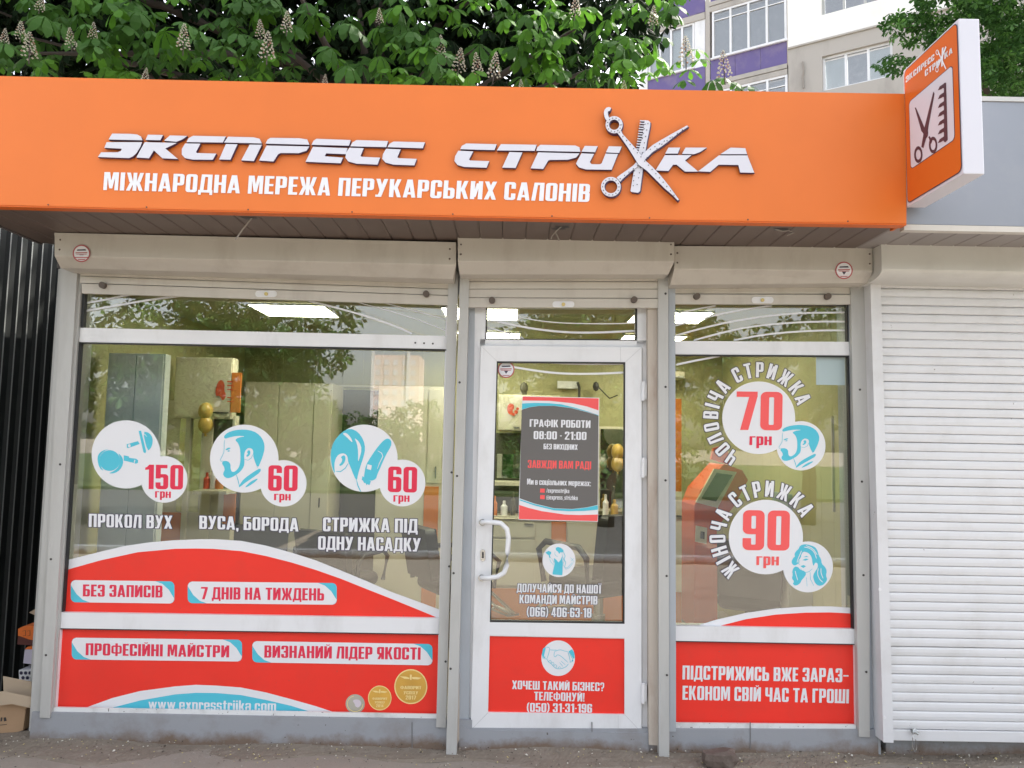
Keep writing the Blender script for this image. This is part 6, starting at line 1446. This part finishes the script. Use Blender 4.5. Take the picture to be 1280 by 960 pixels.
# ------------------------------------------------------------------ across the street, behind the viewer (seen in the glass)
def crown(t, c, rad, n, proto, mats, rr, seed=0, mch=None):
    pts = []
    lobes = [(c + Vector((rr.uniform(-.6, .6) * rad.x, rr.uniform(-.5, .5) * rad.y, rr.uniform(-.45, .5) * rad.z)), rr.uniform(.4, .62)) for _ in range(11)]
    while len(pts) < n:
        lc, lr = rr.choice(lobes); d = Vector((rr.gauss(0, 1), rr.gauss(0, 1), rr.gauss(0, 1))).normalized() * (rr.uniform(.5, 1) ** .4)
        pts.append(lc + Vector((d.x * rad.x * lr, d.y * rad.y * lr, d.z * rad.z * lr)))
    mass('foliage', pts, proto, mats, t, rr, mchoice=mch, towards=False, tl=(0, 1.5))
ov = [((-5.4, -9.6, 0), 'full dark tree across the street mirrored in the left of the wide window', 3.1, (2.7, 1.8, 1.7)),
      ((1.9, -10.5, 0), 'broad tree across the street mirrored in the door glass', 3.1, (2.6, 1.8, 1.7)),
      ((6.2, -11.5, 0), 'tall tree across the street mirrored in the narrow window', 3.1, (3.0, 1.8, 1.8))]
for loc, lab, ch, rad in ov:
    t = tree('street_tree', loc, lab, ch + .3, .16, [([Vector((loc[0], loc[1], 1.9)), Vector((loc[0] + s_ * 1.2, loc[1], 3.4))], [.07, .03]) for s_ in (-1, 1)], group='trees across the street')
    crown(t, Vector((loc[0], loc[1], ch)), Vector(rad), 2600, palmate(5, .2, .4, False, 9), mlm, rr, mch=lambda p: 1 if rr.random() < .3 else 0)
for i in range(5):
    x = -9.0 + i * 3.6
    t = tree('street_bush', (x - 1.2, -20, 0), ['bushy shrub at the far left of the opposite verge', 'bushy shrub below the mirrored pink tower', 'bushy shrub in the middle of the opposite verge', 'bushy shrub right of centre on the opposite verge', 'bushy shrub at the far right of the opposite verge'][i], 1.6, .06, [], 'shrub', 'shrubs across the street')
    crown(t, Vector((x - 1.2, -20, 1.5)), Vector((2.6, 1.2, 1.7)), 1100, palmate(5, .22, .4, False, 9), mlm, rr, mch=lambda p: 1 if rr.random() < .4 else 0)
# pink tower far away
d = ray(498, 470); Dm = 240; tw = Vector((d.x / d.y * Dm, -(Dm - 3.9), 0))
tb = thing('tower_block', tw, 'distant pinkish tower block with rows of windows mirrored in the wide window', 'building')
hh = 1.55 + (ray(498, 447).z / ray(498, 447).y) * Dm
b = MB(); b.box((tw.x - 7.5, tw.y - 7, 0), (tw.x + 7.5, tw.y + 6.6, hh)); b.build('wall', mat('salmon_brick', (.80, .66, .61), .8), tb)
wm = mat('tower_window', (.75, .76, .78), .2); wfs = None
for r_ in range(10):
    for c_ in range(5):
        z = hh - 3.2 * (r_ + 1); x = tw.x - 6.4 + c_ * 2.8
        if z < 3: continue
        if wfs is None: b = MB(); b.box((x, tw.y + 6.58, z), (x + 1.6, tw.y + 6.7, z + 1.7)); wfs = b.build('window', wm, tb); wl0 = wfs.location.copy(); wx, wz = x, z
        else: o = wfs.copy(); C.objects.link(o); o.parent = tb; o.location = wl0 + Vector((x - wx, 0, z - wz))
for k, c_ in enumerate((0, 4)):
    b = MB(); b.box((tw.x - 7.6 + c_ * 2.8, tw.y + 6.6, 0), (tw.x - 7.6 + c_ * 2.8 + .9, tw.y + 7.2, hh + 1.5)); b.build('pilaster', K['pvc'], tb)
# overhead wires along the street
cbm = mat('pale_wire', (.62, .60, .56), .5)
YV = 20.0                                   # the wires hang this far on the other side of the glass, i.e. at y = -YV
def wire(pxs, r, label):
    pts = [P(x, y, YV) for x, y in smoothp(pxs, 2, False)]; pts = [Vector((p.x, -p.y, p.z)) for p in pts]
    b = MB(); b.tube(pts, r, 6); b.build('overhead_wire', cbm, label=label, cat='wire', group='overhead wires across the street', smooth=True)
wire([(-300, 440), (0, 398), (150, 371), (300, 350), (450, 372), (560, 388), (685, 403), (794, 404), (892, 384), (1100, 352), (1500, 330)], .010, 'topmost pale overhead wire mirrored in the shop glass')
wire([(-300, 460), (0, 410), (200, 373), (320, 360), (480, 386), (622, 403), (710, 415.6), (794, 414), (902, 392), (955, 383), (1100, 370), (1500, 350)], .014, 'second thicker overhead wire mirrored in the shop glass')
wire([(200, 340), (380, 378), (480, 404), (560, 427), (610, 442), (672, 452.5), (779, 455), (844, 420), (923, 400), (986, 391.5), (1060, 390), (1500, 400)], .012, 'third overhead wire mirrored above the opening hours poster')
wire([(240, 330), (430, 378), (560, 433), (644, 459), (700, 467), (780, 465.6), (844, 456), (898, 445), (1000, 424), (1060, 413), (1500, 410)], .012, 'lowest overhead wire mirrored across the top of the door glass')
wire([(300, 340), (500, 380), (700, 440), (800, 441), (867, 425), (944, 407), (1007, 402), (1060, 402), (1500, 420)], .012, 'overhead wire mirrored near the top of the narrow window')
wx0, wx1 = P(-300, 440, YV), P(1500, 400, YV)
for x in (wx0.x, wx1.x):
    b = MB(); b.tube([(x, -YV, 0), (x, -YV, 7.4)], [.14, .10], 12); b.build('street_pole', K['plinth'], label='concrete pole carrying the wires at the %s end of the street' % ('left' if x < 0 else 'right'), cat='pole')
